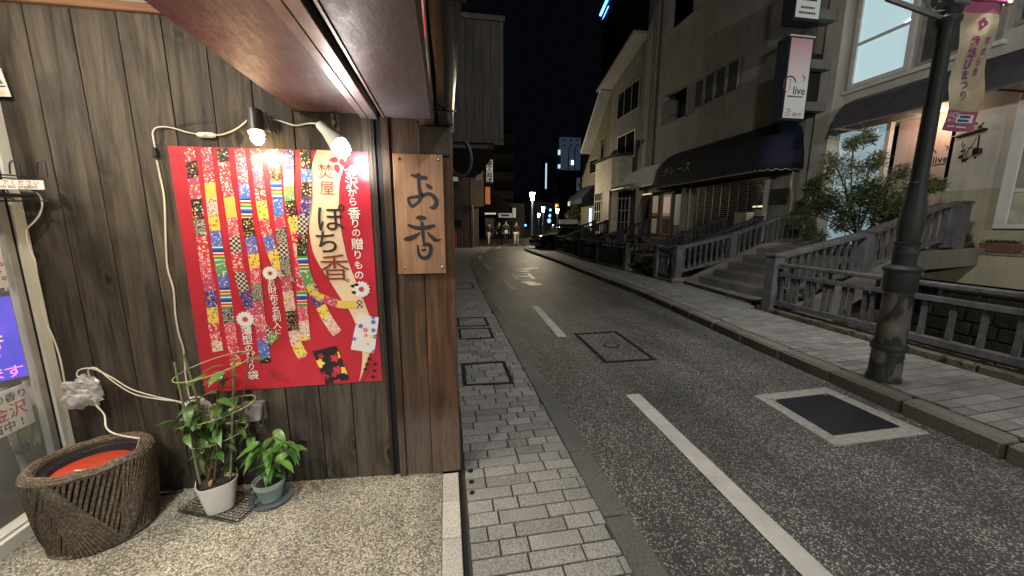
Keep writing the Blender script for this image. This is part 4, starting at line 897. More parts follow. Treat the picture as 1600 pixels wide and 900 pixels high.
tag(MB().tube([W(218,685,1.80), bc+Vector((.15,.02,.36)), bc+Vector((.09,-.03,.345)), bc+Vector((.02,-.05,.335)), bc+Vector((-.03,-.045,.333))], .0028, 7, sub=4).build('lid_cable', 'cable_white', smooth_=True), 'thin white cable lying across the red lid', 'cable')
# ------------------------------------------------------------------ potted plants
LEAF = {}
def leaf_mesh(kind, L, wd, bend, fold=.25):
    k = (kind, L, wd, bend)
    if k in LEAF: return LEAF[k]
    bm = MB(); n = 7
    for i in range(n+1):
        t_ = i/n; w_ = wd*(math.sin(math.pi*min(1, t_**.75))**.9)*.5 if 0 < i < n else .0005; z = -bend*t_*t_*L; x = L*t_*(1-.12*bend*t_)
        for s_ in (-1, 0, 1): bm.v.append((x, w_*s_, z+abs(s_)*w_*fold))
    for i in range(n):
        for j in (0, 1): k0 = i*3+j; bm.f.append((k0, k0+1, k0+4, k0+3)); bm.m.append(0)
    me = bpy.data.meshes.new('leaf'); me.from_pydata(bm.v, [], bm.f); me.materials.append(MATS[kind]); me.polygons.foreach_set('use_smooth', [True]*len(me.polygons)); LEAF[k] = me; return me
def leaf(parent, p, d, L, wd, kind, bend=.5, roll=0):
    me = leaf_mesh(kind, L, wd, bend); o = bpy.data.objects.new('leaf', me); C.objects.link(o); o.parent = parent; o.matrix_parent_inverse = Matrix.Translation(-parent.location)
    d = Vector(d).normalized(); sd = Vector((0,0,1)).cross(d); sd = sd.normalized() if sd.length > .01 else Vector((1,0,0)); u = d.cross(sd); m = Matrix((d, sd, u)).transposed().to_4x4()
    m = Matrix.Translation(p) @ m @ Matrix.Rotation(roll, 4, 'X'); o.location, q, _ = m.decompose(); o.rotation_mode = 'QUATERNION'; o.rotation_quaternion = q; return o
# tall plant
base = GZ(334, 806, zf(-1.17)); base = Vector((base.x, base.y+.06, zf(base.x)))
pw = thing('tall_potted_plant', 'tall leafy plant with stakes and wire rings in a white pot', 'potted plant', tuple(base))
def sq(r, z, n=24, e=3.2):   # rounded square section
    return [(r*math.copysign(abs(math.cos(a))**(2/e), math.cos(a)), r*math.copysign(abs(math.sin(a))**(2/e), math.sin(a)), z) for a in [i*math.tau/n+.35 for i in range(n)]]
def loft(rings, c, rot=0):
    mb = MB(); n = len(rings[0]); ca, sa = math.cos(rot), math.sin(rot)
    for r in rings: mb.v += [(c.x+x*ca-y*sa, c.y+x*sa+y*ca, c.z+z) for x, y, z in r]
    for i in range(len(rings)-1):
        for j in range(n): mb.f.append((i*n+j, i*n+(j+1)%n, (i+1)*n+(j+1)%n, (i+1)*n+j)); mb.m.append(0)
    mb.f += [tuple(range(n-1,-1,-1)), tuple((len(rings)-1)*n+j for j in range(n))]; mb.m += [0,0]; return mb
loft([sq(.058,.006), sq(.084,.160), sq(.080,.160), sq(.074,.140)], base, .5).build('pot', 'pot_white', pw, smooth_=True)
loft([sq(.0735,.10), sq(.0775,.172), sq(.0765,.172), sq(.071,.152), sq(.03,.158)], base, .5).build('inner_pot', 'black_plastic', pw, smooth_=True)
bpy.data.objects
MB().lathe([(.068,0),(.05,.012),(.02,.016)], (base.x, base.y, base.z+.150), 20).build('soil', 'soil', pw)
ry = random.Random(5)
P0 = base+Vector((0,0,.15))
stakes = [(W(272,566,1.90), P0+Vector((-.062,-.02,0))), (W(287,553,1.97), P0+Vector((-.02,.055,0))), (W(366,560,1.93), P0+Vector((.06,.0,0)))]
for a, b in stakes: MB().cyl(b, a, .0052, .005, 8).build('stake', 'stake_green', pw)
# rings as tilted ellipses round the stakes
for (u0, v0, uL, uR, dv, tilt) in [(335,572,276,404,17,.12),(345,640,280,392,22,.10),(342,680,297,388,18,.10)]:
    c = W(u0, v0, 1.915); rx = abs(W(uR,v0,1.915).x-W(uL,v0,1.915).x)/2
    MB().tube([c+Vector((rx*math.cos(a_), rx*.55*math.sin(a_), rx*tilt*math.sin(a_)+rx*.25*math.cos(a_))) for a_ in [i*math.tau/24 for i in range(25)]], .0024, 5, sub=1).build('wire_ring', 'ring_wire', pw)
stems = []
for i in range(9):
    an = ry.uniform(0, math.tau); r = ry.uniform(.01,.05); top = Vector((P0.x+ry.uniform(-.11,.10), P0.y+ry.uniform(-.06,.07)-.01, P0.z+ry.uniform(.26,.60)))
    b = P0+Vector((math.cos(an)*r, math.sin(an)*r, 0)); mid = (b+top)/2+Vector((ry.uniform(-.03,.03), ry.uniform(-.02,.02), .02)); pts = smooth([b, mid, top], 6); stems.append(pts)
    MB().tube([b, mid, top], lambda t_: .004-.002*t_, 6, sub=4).build('stem', 'stem', pw)
top = W(392, 550, 1.90); b = P0+Vector((.03,0,0)); pts = smooth([b, (b+top)/2+Vector((.01,0,0)), top], 6); stems.append(pts); MB().tube([b, (b+top)/2+Vector((.01,0,0)), top], .0028, 6).build('stem', 'stem', pw)
top = W(285, 600, 1.88); pts = smooth([P0, (P0+top)/2+Vector((.01,0,0)), top], 6); stems.append(pts); MB().tube([P0, (P0+top)/2+Vector((.01,0,0)), top], .0028, 6).build('stem', 'stem', pw)
for pts in stems:
    n = len(pts); 
    for i in range(int(n*.35), n):
        if ry.random() < .5 or i >= n-2:
            an = ry.uniform(0, math.tau); e = ry.uniform(-.2, .7); d = Vector((math.cos(an)*.9, math.sin(an)*.7-.25, e)); p = pts[i]
            if p.y+d.y*.1 > YW-.03: d.y = -abs(d.y)
            leaf(pw, p, d, ry.choice((.075,.095,.11)), ry.choice((.032,.042)), 'leaf_green', ry.choice((.3,.6)), ry.uniform(-.5,.5))
for i in range(16):
    an = ry.uniform(0, math.tau); leaf(pw, P0+Vector((math.cos(an)*.03, math.sin(an)*.03, ry.uniform(.0,.05))), (math.cos(an), math.sin(an), ry.uniform(-.1,.7)), ry.choice((.05,.065)), .022, ry.choice(['dry_leaf','leaf_green']), .5, ry.uniform(-1,1))
# mesh tray
tr_ = thing('mesh_tray', 'black wire mesh tray lying under the white pot', 'tray', (base.x, base.y, base.z))
u_, w_ = Vector((.94,-.34,0)), Vector((.34,.94,0)); o_ = Vector((base.x+.01, base.y-.0, zf(base.x)+.004))
mb = MB()
for i in range(21): q = -.165+.33*i/20; sl = Vector((0,0,-.052*0)); mb.beam(o_+w_*-.08+u_*q+Vector((0,0,-.052*q)), o_+w_*.09+u_*q+Vector((0,0,-.052*q)), .0018, .0018)
for i in range(12): q = -.08+.17*i/11; mb.beam(o_+w_*q+u_*-.165+Vector((0,0,.0086)), o_+w_*q+u_*.165+Vector((0,0,-.0086)), .0018, .0018)
mb.build('wire_mesh', 'black_iron', tr_, kind='stuff')
mb = MB()
for s_ in (-1, 1): mb.beam(o_+w_*(.005+.085*s_)+u_*-.168+Vector((0,0,.018)), o_+w_*(.005+.085*s_)+u_*.168+Vector((0,0,.004)), .003, .003); mb.beam(o_+u_*(.168*s_)+w_*-.08+Vector((0,0,.012-s_*.007)), o_+u_*(.168*s_)+w_*.09+Vector((0,0,.012-s_*.007)), .003, .003)
mb.build('tray_rim', 'black_iron', tr_, kind='stuff')
# small plant
b2 = GZ(420, 785, zf(-.9)); b2 = Vector((b2.x, b2.y+.03, zf(b2.x)))
ps = thing('small_potted_plant', 'small glossy plant in a round grey-green pot', 'potted plant', tuple(b2))
mb = MB().lathe([(.052,.008),(.068,.082),(.073,.086),(.075,.112),(.070,.112),(.066,.095),(.03,.098)], b2, 28); mb.build('pot', 'pot_green', ps, smooth_=True)
MB().lathe([(.066,0),(.04,.008)], (b2.x, b2.y, b2.z+.094), 18).build('soil', 'soil', ps)
sc = MB().lathe([(.072,.002),(.098,.016),(.102,.016),(.100,.011),(.07,-.002)], b2+Vector((.004,-.004,0)), 32).build('saucer', 'saucer_grey', smooth_=True); tag(sc, 'dark grey plastic saucer under the small green pot', 'saucer')
P1 = b2+Vector((0,0,.10))
for (u, v, yy) in [(388,672,1.93),(405,690,1.86),(428,672,1.95),(445,690,1.88),(452,700,1.9),(420,705,1.83),(436,720,1.82)]:
    top = W(u, v, yy); b = P1+Vector((ry.uniform(-.03,.03), ry.uniform(-.02,.02), 0)); mid = (b+top)/2+Vector((0,0,.02)); MB().tube([b, mid, top], .0024, 6).build('stem', 'stem', ps); pts = smooth([b, mid, top], 5)
    for i in (3, 5, 7, 8, 9, 10):
        if i >= len(pts): continue
        an = ry.uniform(0, math.tau) if i < 9 else math.atan2(-.4, (u-418)/20); d = Vector((math.cos(an), math.sin(an)*.7-.2, ry.uniform(-.35,.55)))
        if pts[i].y+d.y*.1 > YW-.03: d.y = -abs(d.y)
        leaf(ps, pts[i], d, ry.choice((.075,.09,.105)), ry.choice((.036,.042)), 'leaf_glossy', ry.choice((.4,.8)), ry.uniform(-.4,.4))
# dark floor cord lying beside the basket
tag(MB().tube([GZ(238,768,.118), GZ(262,764,.115), GZ(285,766,.112), GZ(262,771,.114), GZ(245,773,.116)], .006, 6).build('floor_cord', 'cable_black', smooth_=True), 'dark cord lying on the floor against the wall', 'cord')
# ================================================================== canal side of the street
XF = 9.5     # facade line on the right
CY = [-6+.5*i for i in range(90)]
mb = MB(); n = len(CY)
mb.add([(XR(y)+.12, y, .19) for y in CY]+[(XR(y)+.12, y, -2.1) for y in CY], [(i, i+1, n+i+1, n+i) for i in range(n-1)]); mb.build('canal_side_wall', 'canal_wall', kind='structure')
MB().box((5.0,-6,-1.9),(9.3,40,-1.35)).build('canal_water', 'canal_water', kind='structure')
pl = thing('stone_plinth', 'mossy stone plinth under the canal railing', 'kerb', (5, 3, 0), kind='structure')
def plinth(ya, yb, st=.9):
    y = ya
    while y < yb-.05:
        e = min(y+st, yb); MB().prism([(XR(y)-.10,y+.006,.02),(XR(e)-.10,e-.006,.02),(XR(e)+.13,e-.006,.02),(XR(y)+.13,y+.006,.02)], (0,0,.17+random.uniform(-.004,.004))).build('plinth_stone', 'plinth_stone', pl, bevel=.012); y = e
plinth(-2, 5.18); plinth(7.75, 8.75); plinth(10.2, 18.6)
BAL = {}
def baluster(parent, p, h, w_=.035, d_=.045, mat='rail_concrete'):
    k = (round(h,2), w_, mat)
    if k not in BAL:
        mb = MB(); a, b = w_/2, d_/2
        for z, q in ((0,1),(.08,1),(.14,.62),(h-.14,.62),(h-.08,1),(h,1)): mb.v += [(-a*q,-b,z),(a*q,-b,z),(a*q,b,z),(-a*q,b,z)]
        for i in range(5):
            for j in range(4): mb.f.append((i*4+j, i*4+(j+1)%4, (i+1)*4+(j+1)%4, (i+1)*4+j)); mb.m.append(0)
        me = bpy.data.meshes.new('baluster'); me.from_pydata(mb.v, [], mb.f); me.materials.append(MATS[mat]); BAL[k] = me
    o = link('baluster', BAL[k], parent); o.location = p; return o
def post(parent, x, y, z0, z1, w_=.17, mat='rail_concrete'):
    mb = MB().box((x-w_/2, y-w_/2, z0), (x+w_/2, y+w_/2, z1-.05)); mb.build('post', mat, parent, bevel=.006)
    MB().box((x-w_/2-.015, y-w_/2-.015, z1-.047), (x+w_/2+.015, y+w_/2+.015, z1)).build('post_cap', mat, parent, bevel=.008)
def rail_panel(parent, a, b, n, mat='rail_concrete', zb=.19, pipe=True, pair=False):
    a = Vector((a[0], a[1], 0)); b = Vector((b[0], b[1], 0)); d = (b-a).normalized()
    MB().beam(a+Vector((0,0,zb+.10)), b+Vector((0,0,zb+.10)), .09, .075).build('bottom_rail', mat, parent, bevel=.005)
    MB().beam(a+Vector((0,0,zb+.545)), b+Vector((0,0,zb+.545)), .08, .06).build('middle_rail', mat, parent, bevel=.005)
    if pipe: MB().beam(a+Vector((0,0,zb+.69)), b+Vector((0,0,zb+.69)), .10, .05).build('top_rail', mat, parent, bevel=.01)
    L = (b-a).length
    for i in range(n):
        f = (i+.5)/n
        if pair: f += (.16/n if i % 2 else -.16/n)
        baluster(parent, a+(b-a)*f+Vector((0,0,zb+.13)), .385, mat=mat)
    for f in (.12, .5, .88): MB().box((0,0,0),(.03,.03,.09)).build('spacer', mat, parent).location = a+(b-a)*f+Vector((-.015,-.015,zb+.575))-Vector((0,0,0))+parent.location*0
r1 = thing('canal_railing', 'low grey concrete railing beside the lamp post, nearest the viewer', 'railing', (5.03, 3, .19), group='concrete railings along the canal')
for y in (1.2, 3.24): post(r1, XR(y), y, .18, .98, .15)
rail_panel(r1, (XR(4.86), 4.86), (XR(3.33), 3.33), 12, pair=True); rail_panel(r1, (XR(3.15), 3.15), (XR(1.29), 1.29), 8); rail_panel(r1, (XR(1.1), 1.1), (XR(-1.5), -1.5), 8)
def sloped(parent, P, post_at, zoff_top, zoff_bot, y, step=.145, mat='rail_concrete'):
    """balustrade that follows the polyline P of (x, z ground line)"""
    for (xa, za), (xb, zb2) in zip(P, P[1:]):
        a = Vector((xa, y, za)); b = Vector((xb, y, zb2)); MB().beam(a+Vector((0,0,zoff_top)), b+Vector((0,0,zoff_top)), .15, .085).build('handrail', mat, parent, bevel=.012)
        MB().beam(a+Vector((0,0,zoff_bot)), b+Vector((0,0,zoff_bot)), .10, .07).build('bottom_rail', mat, parent, bevel=.006)
    x = P[0][0]+.15
    while x < P[-1][0]-.05:
        if all(abs(x-px) > .13 for px in post_at): z = interp(P, x); baluster(parent, (x, y, z+zoff_bot+.03), zoff_top-zoff_bot-.07, .05, .05, mat)
        x += step
    for px in post_at: z = interp(P, px); post(parent, px, y, z-.02 if px > P[0][0]+.1 else .18, z+zoff_top+.06, .17, mat)
# steps and bridge deck to the shops
stp = thing('bridge_steps', 'five worn concrete steps climbing from the pavement to the footbridge', 'steps', (6.5, 6.4, .12), kind='structure')
for i in range(5):
    x0 = 5.88+.37*i; z1 = .12+.165*(i+1)
    MB().box((x0, 5.02, .0+.165*i-.1), (x0+.40 if i < 4 else 7.75, 7.86, z1)).build('step', 'step_concrete', stp, bevel=.012)
MB().box((7.752, 5.02, .78), (9.48, 7.86, .99)).build('bridge_deck', 'step_concrete', stp, bevel=.01)
for yy, nm in ((4.99, 'stringer'), (7.89, 'stringer')):
    MB().prism([(5.2,yy-.09,.0),(5.2,yy-.09,.24),(5.7,yy-.09,.26),(7.55,yy-.09,1.04),(9.4,yy-.09,1.10),(9.4,yy-.09,.80),(7.6,yy-.09,.72),(6.4,yy-.09,.12),(6.0,yy-.09,-.3),(5.2,yy-.09,-.3)], (0,.11,0)).build(nm, 'step_concrete', stp, bevel=.008)
MB().box((6.1,5.05,-1.4),(7.5,7.8,.0)).build('abutment', 'canal_wall', stp)
BP = [(5.08,.22),(5.55,.25),(7.4,.93),(8.75,1.05)]
b2_ = thing('bridge_balustrade', 'sloping grey balustrade of the footbridge behind the lamp post', 'balustrade', (5.1, 5.0, .2), group='footbridge balustrades')
sloped(b2_, [(5.08,.24),(6.75,.60),(8.15,1.05),(8.65,1.08)], (5.08, 6.75, 8.62), .745, .16, 5.0)
b1_ = thing('bridge_balustrade', 'sloping grey balustrade on the far side of the worn steps', 'balustrade', (5.35, 7.9, .2), group='footbridge balustrades')
sloped(b1_, [(5.35,.22),(6.75,.52),(7.95,.93),(8.7,.96)], (5.35, 6.75, 8.62), .72, .16, 7.9)
# short rail panel, then further bridges
r2 = thing('canal_railing', 'short concrete railing panel left of the worn steps', 'railing', (5.35, 8.4, .19), group='concrete railings along the canal')
post(r2, XR(8.72), 8.72, .18, .98, .15); rail_panel(r2, (XR(8.0), 8.0), (XR(8.63), 8.63), 5, pipe=False)
MB().beam((XR(8.0), 8.0, .90), (XR(8.63), 8.63, .90), .1, .07).build('top_rail', 'rail_concrete', r2, bevel=.008)
MB().box((8.30,4.93,1.10),(8.54,5.05,1.78)).build('end_panel', 'rail_concrete', b2_, bevel=.01)
r3 = thing('canal_railing', 'dark canal railing with two panels beyond the second footbridge', 'railing', (5.3, 12, .19), group='concrete railings along the canal')
for y in (10.35, 12.5, 14.3): post(r3, XR(y), y, .18, .95 if y < 11 else .88, .17, 'rail_concrete' if y < 11 else 'dark_rail')
rail_panel(r3, (XR(10.5), 10.5), (XR(12.4), 12.4), 14, 'dark_rail'); rail_panel(r3, (XR(12.6), 12.6), (XR(14.2), 14.2), 12, 'dark_rail')
r4 = thing('canal_railing', 'farthest dark railing where the pavement bends', 'railing', (5.4, 16, .19), group='concrete railings along the canal')
for y in (15.1, 16.6, 18.4): post(r4, XR(y), y, .18, .95, .17, 'dark_rail')
rail_panel(r4, (XR(15.2), 15.2), (XR(16.5), 16.5), 9, 'dark_rail'); rail_panel(r4, (XR(16.7), 16.7), (XR(18.3), 18.3), 10, 'dark_rail')
MB().beam((XR(15.2)-.06, 15.2, .83), (XR(16.5)-.06, 16.5, .83), .04, .03).build('bright_strip', 'steel', r4)
for i, (ya, yb_, lab) in enumerate([(8.95, 10.2, 'curved handrail of the second footbridge'), (14.55, 15.0, 'dark handrail of the third footbridge'), (18.7, 20.3, 'dark handrail of the farthest footbridge')]):
    dk = bx('footbridge_deck', 'step_concrete', None, (XR(ya)+.14, ya, .4), (9.4, yb_, .62), kind='structure')
    for k_, yy in enumerate((ya-.05, yb_+.02)):
        if i == 1 and k_: continue
        q = thing('bridge_balustrade', lab+(', near side' if k_ == 0 else ', far side'), 'balustrade', (5.4, yy, .2), group='footbridge balustrades')
        sloped(q, [(XR(yy)+.02,.15),(6.2,.18),(7.1,.52),(8.4,.95)], (7.1, 8.35), .72, .16, yy, .16, 'dark_rail')
# far canal wall: stones below, ochre render and ledge above
cw = thing('retaining_wall', 'canal retaining wall with dark stones under an ochre rendered face', 'wall', (9.1, 4, 0), kind='structure')
bx('render_face', 'ochre_base', cw, (9.05, -6, .46), (9.3, 5.62, .985), bevel=.006); bx('render_face', 'canal_wall', cw, (9.06, 5.62, .3), (9.3, 30, .985)); bx('ledge', 'step_concrete', cw, (9.03, -6, .985), (9.5, 5.9, 1.02)); bx('backing', 'canal_wall', cw, (9.14, -6, -2), (9.4, 30, .46))
rs = random.Random(3); z = -1.4
while z < .44:
    y = -.5+rs.uniform(0,.3); h = rs.uniform(.2,.27)
    while y < 7.2:
        L = rs.uniform(.25,.5); MB().box((9.06+rs.uniform(0,.03), y+.01, z+.008), (9.16, y+L-.01, min(z+h, .45)-.008)).build('stone', 'retaining_stone', cw, bevel=.025); y += L
    z += h
for i, (u, v, w_, lab) in enumerate([(1491,385,.42,'terracotta planter of herbs nearer the balustrade post'),(1562,389,.42,'terracotta planter with low growth below the white door')]):
    c = XP(u, v, 9.25); q = thing('herb_planter', lab, 'planter', (9.25, c.y, 1.02), group='terracotta planters on the ledge')
    mb = MB(); hw = w_/2; mb.add([(9.16,c.y-hw*.85,1.022),(9.34,c.y-hw*.85,1.022),(9.34,c.y+hw*.85,1.022),(9.16,c.y+hw*.85,1.022),(9.13,c.y-hw,1.18),(9.37,c.y-hw,1.18),(9.37,c.y+hw,1.18),(9.13,c.y+hw,1.18)], [(0,3,2,1),(4,5,6,7),(0,1,5,4),(1,2,6,5),(2,3,7,6),(3,0,4,7)]); mb.build('pot', 'terracotta', q, bevel=.012)
    mb = MB()
    for k_ in range(220): p = Vector((9.25+rs.uniform(-.1,.1), c.y+rs.uniform(-hw*.9,hw*.9), 1.17)); t_ = p+Vector((rs.uniform(-.05,.05), rs.uniform(-.05,.05), rs.uniform(.03,.07)*(2.4 if i == 0 else 1))); mb.beam(p, t_, .007, .003)
    mb.build('herbs', 'grass_small', q, kind='stuff')
# ------------------------------------------------------------------ near street lamp with banner
LP = Vector((3.85, 2.53, .12))
lp = thing('street_lamp', 'old green-black cast iron lamp post with peeling paint at the kerb', 'street lamp', tuple(LP))
MB().lathe([(.120,-.01),(.122,.03),(.112,.05),(.108,.28)], LP, 28).build('foot', 'lamp_peeling', lp, smooth_=True)
MB().lathe([(.118,.28),(.126,.30),(.126,.325),(.112,.345)], LP, 28).build('ring', 'lamp_green', lp, smooth_=True)
MB().lathe([(.104,.345),(.096,.80)], LP, 28).build('lower_shaft', 'lamp_peeling', lp, smooth_=True)
MB().lathe([(.098,.80),(.110,.815),(.112,.97),(.128,.985),(.132,1.005),(.118,1.02),(.10,1.03),(.078,1.04),(.078,1.12),(.086,1.13),(.086,1.15),(.078,1.16),(.078,1.21),(.088,1.225),(.07,1.24)], LP, 28).build('collar', 'lamp_green', lp, smooth_=True)
MB().lathe([(.070,1.24),(.080,1.30),(.084,1.38),(.078,1.5),(.064,1.62),(.057,1.70)], LP, 28).build('vase', 'lamp_green', lp, smooth_=True)
MB().lathe([(.062,1.70),(.062,1.715),(.054,1.72),(.047,2.78),(.056,2.80),(.056,2.815),(.05,2.82),(.052,2.86),(.078,2.90),(.082,2.93),(.06,2.95),(.045,2.97),(.045,3.55)], LP, 24).build('shaft', 'lamp_green', lp, smooth_=True)
LT = LP+Vector((0,0,3.55))
MB().lathe([(.05,0),(.11,.02),(.12,.05),(.10,.06)], LT, 16).build('lantern_base', 'lamp_green', lp, smooth_=True)
mb = MB().lathe([(.085,.06),(.15,.42),(.148,.42),(.083,.062)], LT, 6); mb.build('lantern_glass', 'clear_pane', lp)
MB().lathe([(.18,.42),(.17,.45),(.09,.55),(.03,.6),(.02,.68)], LT, 12).build('lantern_cap', 'lamp_green', lp, smooth_=True)
MB().lathe([(.03,.08),(.05,.16),(.045,.26),(.02,.32)], LT, 12).build('bulb', 'street_bulb', lp, smooth_=True)
mb = MB(); mb.tube([LP+Vector((-.04,0,2.99)), LP+Vector((-.17,0,2.97)), LP+Vector((-.22,0,3.02)), LP+Vector((-.42,.0,3.12))], .008, 6); mb.beam(LP+Vector((-.6,0,3.02)), LP+Vector((-.05,0,2.93)), .02, .03); mb.build('scroll_bracket', 'bracket_metal', lp)
bn = thing('festival_banner', 'gold and magenta cloth banner hanging from the lamp post arm', 'banner', (LP.x+.2, LP.y, 3.2))
bx0, bx1, bzt, bzb = LP.x+.155, LP.x+.50, 3.205, 2.25
mb = MB().cyl((LP.x+.05, LP.y, bzt+.012), (bx1+.06, LP.y, bzt+.012), .012, n=10); mb.build('top_rod', 'magenta_cloth', bn); MB().lathe([(.010,-.02),(.026,-.012),(.026,.012),(.01,.02)], (bx1+.07, LP.y, bzt+.012), 12).build('rod_finial', 'cream_print', bn, smooth_=True)
MB().box((LP.x-.05, LP.y-.065, 3.13), (LP.x+.1, LP.y+.065, 3.2)).build('clamp', 'bracket_metal', bn, bevel=.01)
def bnp(a, b, o=0): x = bx0+(bx1-bx0)*a-.03*b; z = bzt+(bzb-bzt)*b; return Vector((x, LP.y-.004+.012*math.sin(b*13+a*2)+.010*math.sin(a*6+b*5)-o, z))
def cloth(name, mat, b0, b1, a0=0, a1=1, o=0):
    mb = MB(); nx, nz = 14, max(4, int(40*(b1-b0)))
    for j in range(nz+1):
        for i in range(nx+1): mb.v.append(tuple(bnp(a0+(a1-a0)*i/nx, b0+(b1-b0)*j/nz, o)))
    for j in range(nz):
        for i in range(nx): k = j*(nx+1)+i; mb.f.append((k, k+1, k+nx+2, k+nx+1)); mb.m.append(0)
    return mb.build(name, mat, bn, smooth_=True)
cloth('header_band', 'magenta_cloth', 0, .085); cloth('body', 'banner_cloth', .085, .84); cloth('footer_band', 'magenta_cloth', .84, 1.0); cloth('date_panel', 'white_print', .865, .93, .42, .9, .003)
mb = MB()
for i, ch in enumerate('縁結びまつり'): put(mb, ch, bnp(.36, .31+.083*i, .006), .074, (1,0,.05), EZ, .02)
mb.build('lettering', 'purple_print', bn); mb = MB()
for i, ch in enumerate('せせらぎ'): put(mb, ch, bnp(.72, .29+.077*i, .006), .06, (1,0,.05), EZ, .015)
mb.build('lettering', 'purple_print', bn)
mb = MB(); line_text(mb, 'OCT.', bnp(.2,.88,.006), .045, EX, EZ, .01); line_text(mb, '16-17', bnp(.2,.915,.006), .05, EX, EZ, .01); mb.build('date_lettering', 'white_print', bn, kind='stuff'); mb = MB(); print_row(mb, bnp(.25,.965,.006), .09, .01, EX, EZ, 4); print_row(mb, bnp(.68,.965,.006), .14, .012, EX, EZ, 5); mb.build('small_print', 'white_print', bn, kind='stuff')
mb = MB(); print_row(mb, bnp(.66,.882,.008), .11, .018, EX, EZ, 4); mb.build('small_print', 'ink_blue', bn, kind='stuff'); mb = MB(); print_row(mb, bnp(.66,.912,.008), .13, .018, EX, EZ, 5); mb.build('small_print', 'ink_blue', bn, kind='stuff')
# printed round emblem at the banner top (plain flower mark)
mb = MB(); c = bnp(.5, .18, .006)
for k_ in range(5):
    an = k_*math.tau/5+.3; q = c+Vector((math.cos(an)*.03, 0, math.sin(an)*.03)); mb.face([q+Vector((math.cos(j*math.tau/8)*.022, 0, math.sin(j*math.tau/8)*.022)) for j in range(8)])
mb.build('flower_mark', 'magenta_cloth', bn, kind='stuff')
# ------------------------------------------------------------------ facade helpers (all on the plane X = XF)
def win(parent, y0, y1, z0, z1, mat='dark_glass', fr='grey_frame', t_=.05, dep=.06, mull=(), trans=(), X=XF, sill=False):
    f = MB(); x0, x1 = X-dep, X-.002
    f.box((x0, y0, z0), (x1, y0+t_, z1)); f.box((x0, y1-t_, z0), (x1, y1, z1)); f.box((x0, y0+t_, z1-t_), (x1, y1-t_, z1)); f.box((x0, y0+t_, z0), (x1, y1-t_, z0+t_))
    for m in mull: f.box((x0+.01, m-t_*.35, z0+t_), (x1, m+t_*.35, z1-t_))
    for m in trans: f.box((x0+.012, y0+t_, m-t_*.35), (x1, y1-t_, m+t_*.35))
    if sill: f.box((X-.14, y0-.05, z0-.06), (X-.003, y1+.05, z0-.004))
    o = f.build('window', fr, parent)
    o2 = MB().box((X-.03, y0+t_*.5, z0+t_*.5), (X-.012, y1-t_*.5, z1-t_*.5)).build('pane', mat, parent); o2.parent = o; o2.matrix_parent_inverse = Matrix.Identity(4)
    o2.matrix_parent_inverse = Matrix.Translation(parent.location) if False else Matrix.Identity(4)
    return o
def wbox(name, mat, parent, y0, y1, z0, z1, x0=XF, x1=XF+.3, bevel=0): return bx(name, mat, parent, (x0, y0, z0), (x1, y1, z1), bevel=bevel)
# building A : cream, to the right
A_ = thing('cream_building', 'cream rendered building with a lit upstairs window on the right', 'building', (XF, 5, 1))
wbox('wall', 'cream_stucco', A_, -6, 5.86, 2.12, 9); wbox('base_wall', 'ochre_base', A_, -6, 5.86, 1.0, 2.12, XF-.012); wbox('wall', 'cream_stucco', A_, 5.86, 8.42, 3.72, 9)
wbox('pilaster', 'cream_stucco', A_, 8.02, 8.44, .6, 12, XF-.28, XF+.2, .01); wbox('pilaster', 'cream_stucco', A_, 8.45, 8.90, .6, 12, XF-.04, XF+.2, .006); wbox('wall', 'cream_stucco', A_, -6, 8.42, 9.0, 12.5)
wbox('recess_wall', 'pink_wall', A_, 5.86, 6.92, .9, 3.72, XF+.25, XF+.4); wbox('recess_side', 'pink_wall', A_, 5.80, 5.857, .9, 3.72, XF+.0, XF+.4); wbox('ceiling', 'cream_stucco', A_, 5.86, 8.0, 3.66, 3.72, XF, XF+.5)
wbox('shop_window', 'lit_cyan_low', A_, 6.98, 8.0, 1.02, 3.66, XF+.04, XF+.06); wbox('window_frame', 'white_frame', A_, 6.90, 6.98, .95, 3.66, XF-.01, XF+.1); wbox('threshold', 'step_concrete', A_, 5.9, 8.0, .9, 1.01, XF-.1, XF+.5)
lamp('entrance_light', (XF-.12, 6.1, 3.5), 9, (1,.72,.52), .06)  # added lamp, its source not seen; lifts the pink recess
win(A_, 6.72, 7.9, 4.62, 7.4, 'lit_cyan', 'white_frame', .09, .08, (), (5.55, 6.85)); win(A_, 5.42, 6.62, 4.62, 7.4, 'curtain_glass', 'grey_frame', .07, .05, (), (5.62,)); win(A_, 3.6, 5.3, 4.75, 7.4, 'curtain_glass', 'grey_frame', .07, .05)
wbox('sill', 'white_frame', A_, 5.35, 7.98, 4.52, 4.60, XF-.12, XF-.003, .006); tb2 = XP(1421, 31, XF-.05); MB().beam((XF-.035, tb2.y-.12, tb2.z+.02), (XF-.035, tb2.y+.08, tb2.z-.03), .01, .05).build('tube_light', 'lit_tube', A_)
# white framed door and its window
dd = thing('white_shop_door', 'white framed glazed door at the right edge above the ledge', 'door', (XF, 4.6, 1.3))
d0 = 3.0; wbox('frame', 'white_frame', dd, 4.86, 5.02, 1.42, 4.0, XF-.08, XF-.002, .008); wbox('frame', 'white_frame', dd, d0, 4.855, 1.42, 1.50, XF-.08, XF-.002, .008); wbox('panel', 'cream_wood', dd, d0, 4.85, 1.505, 2.02, XF-.05, XF-.014); wbox('rail', 'white_frame', dd, d0, 4.855, 2.025, 2.09, XF-.07, XF-.002, .004); wbox('glass', 'dark_glass', dd, d0, 4.75, 2.095, 4.0, XF-.045, XF-.03); wbox('inner_frame', 'grey_frame', dd, 4.76, 4.85, 2.095, 4.0, XF-.06, XF-.002)
for i, m_ in enumerate(['ink_red','leaf_glossy','cream_print']): wbox('display', m_, dd, 4.2+.13*i, 4.3+.13*i, 2.1, 2.35+.05*i, XF-.028, XF-.0145)
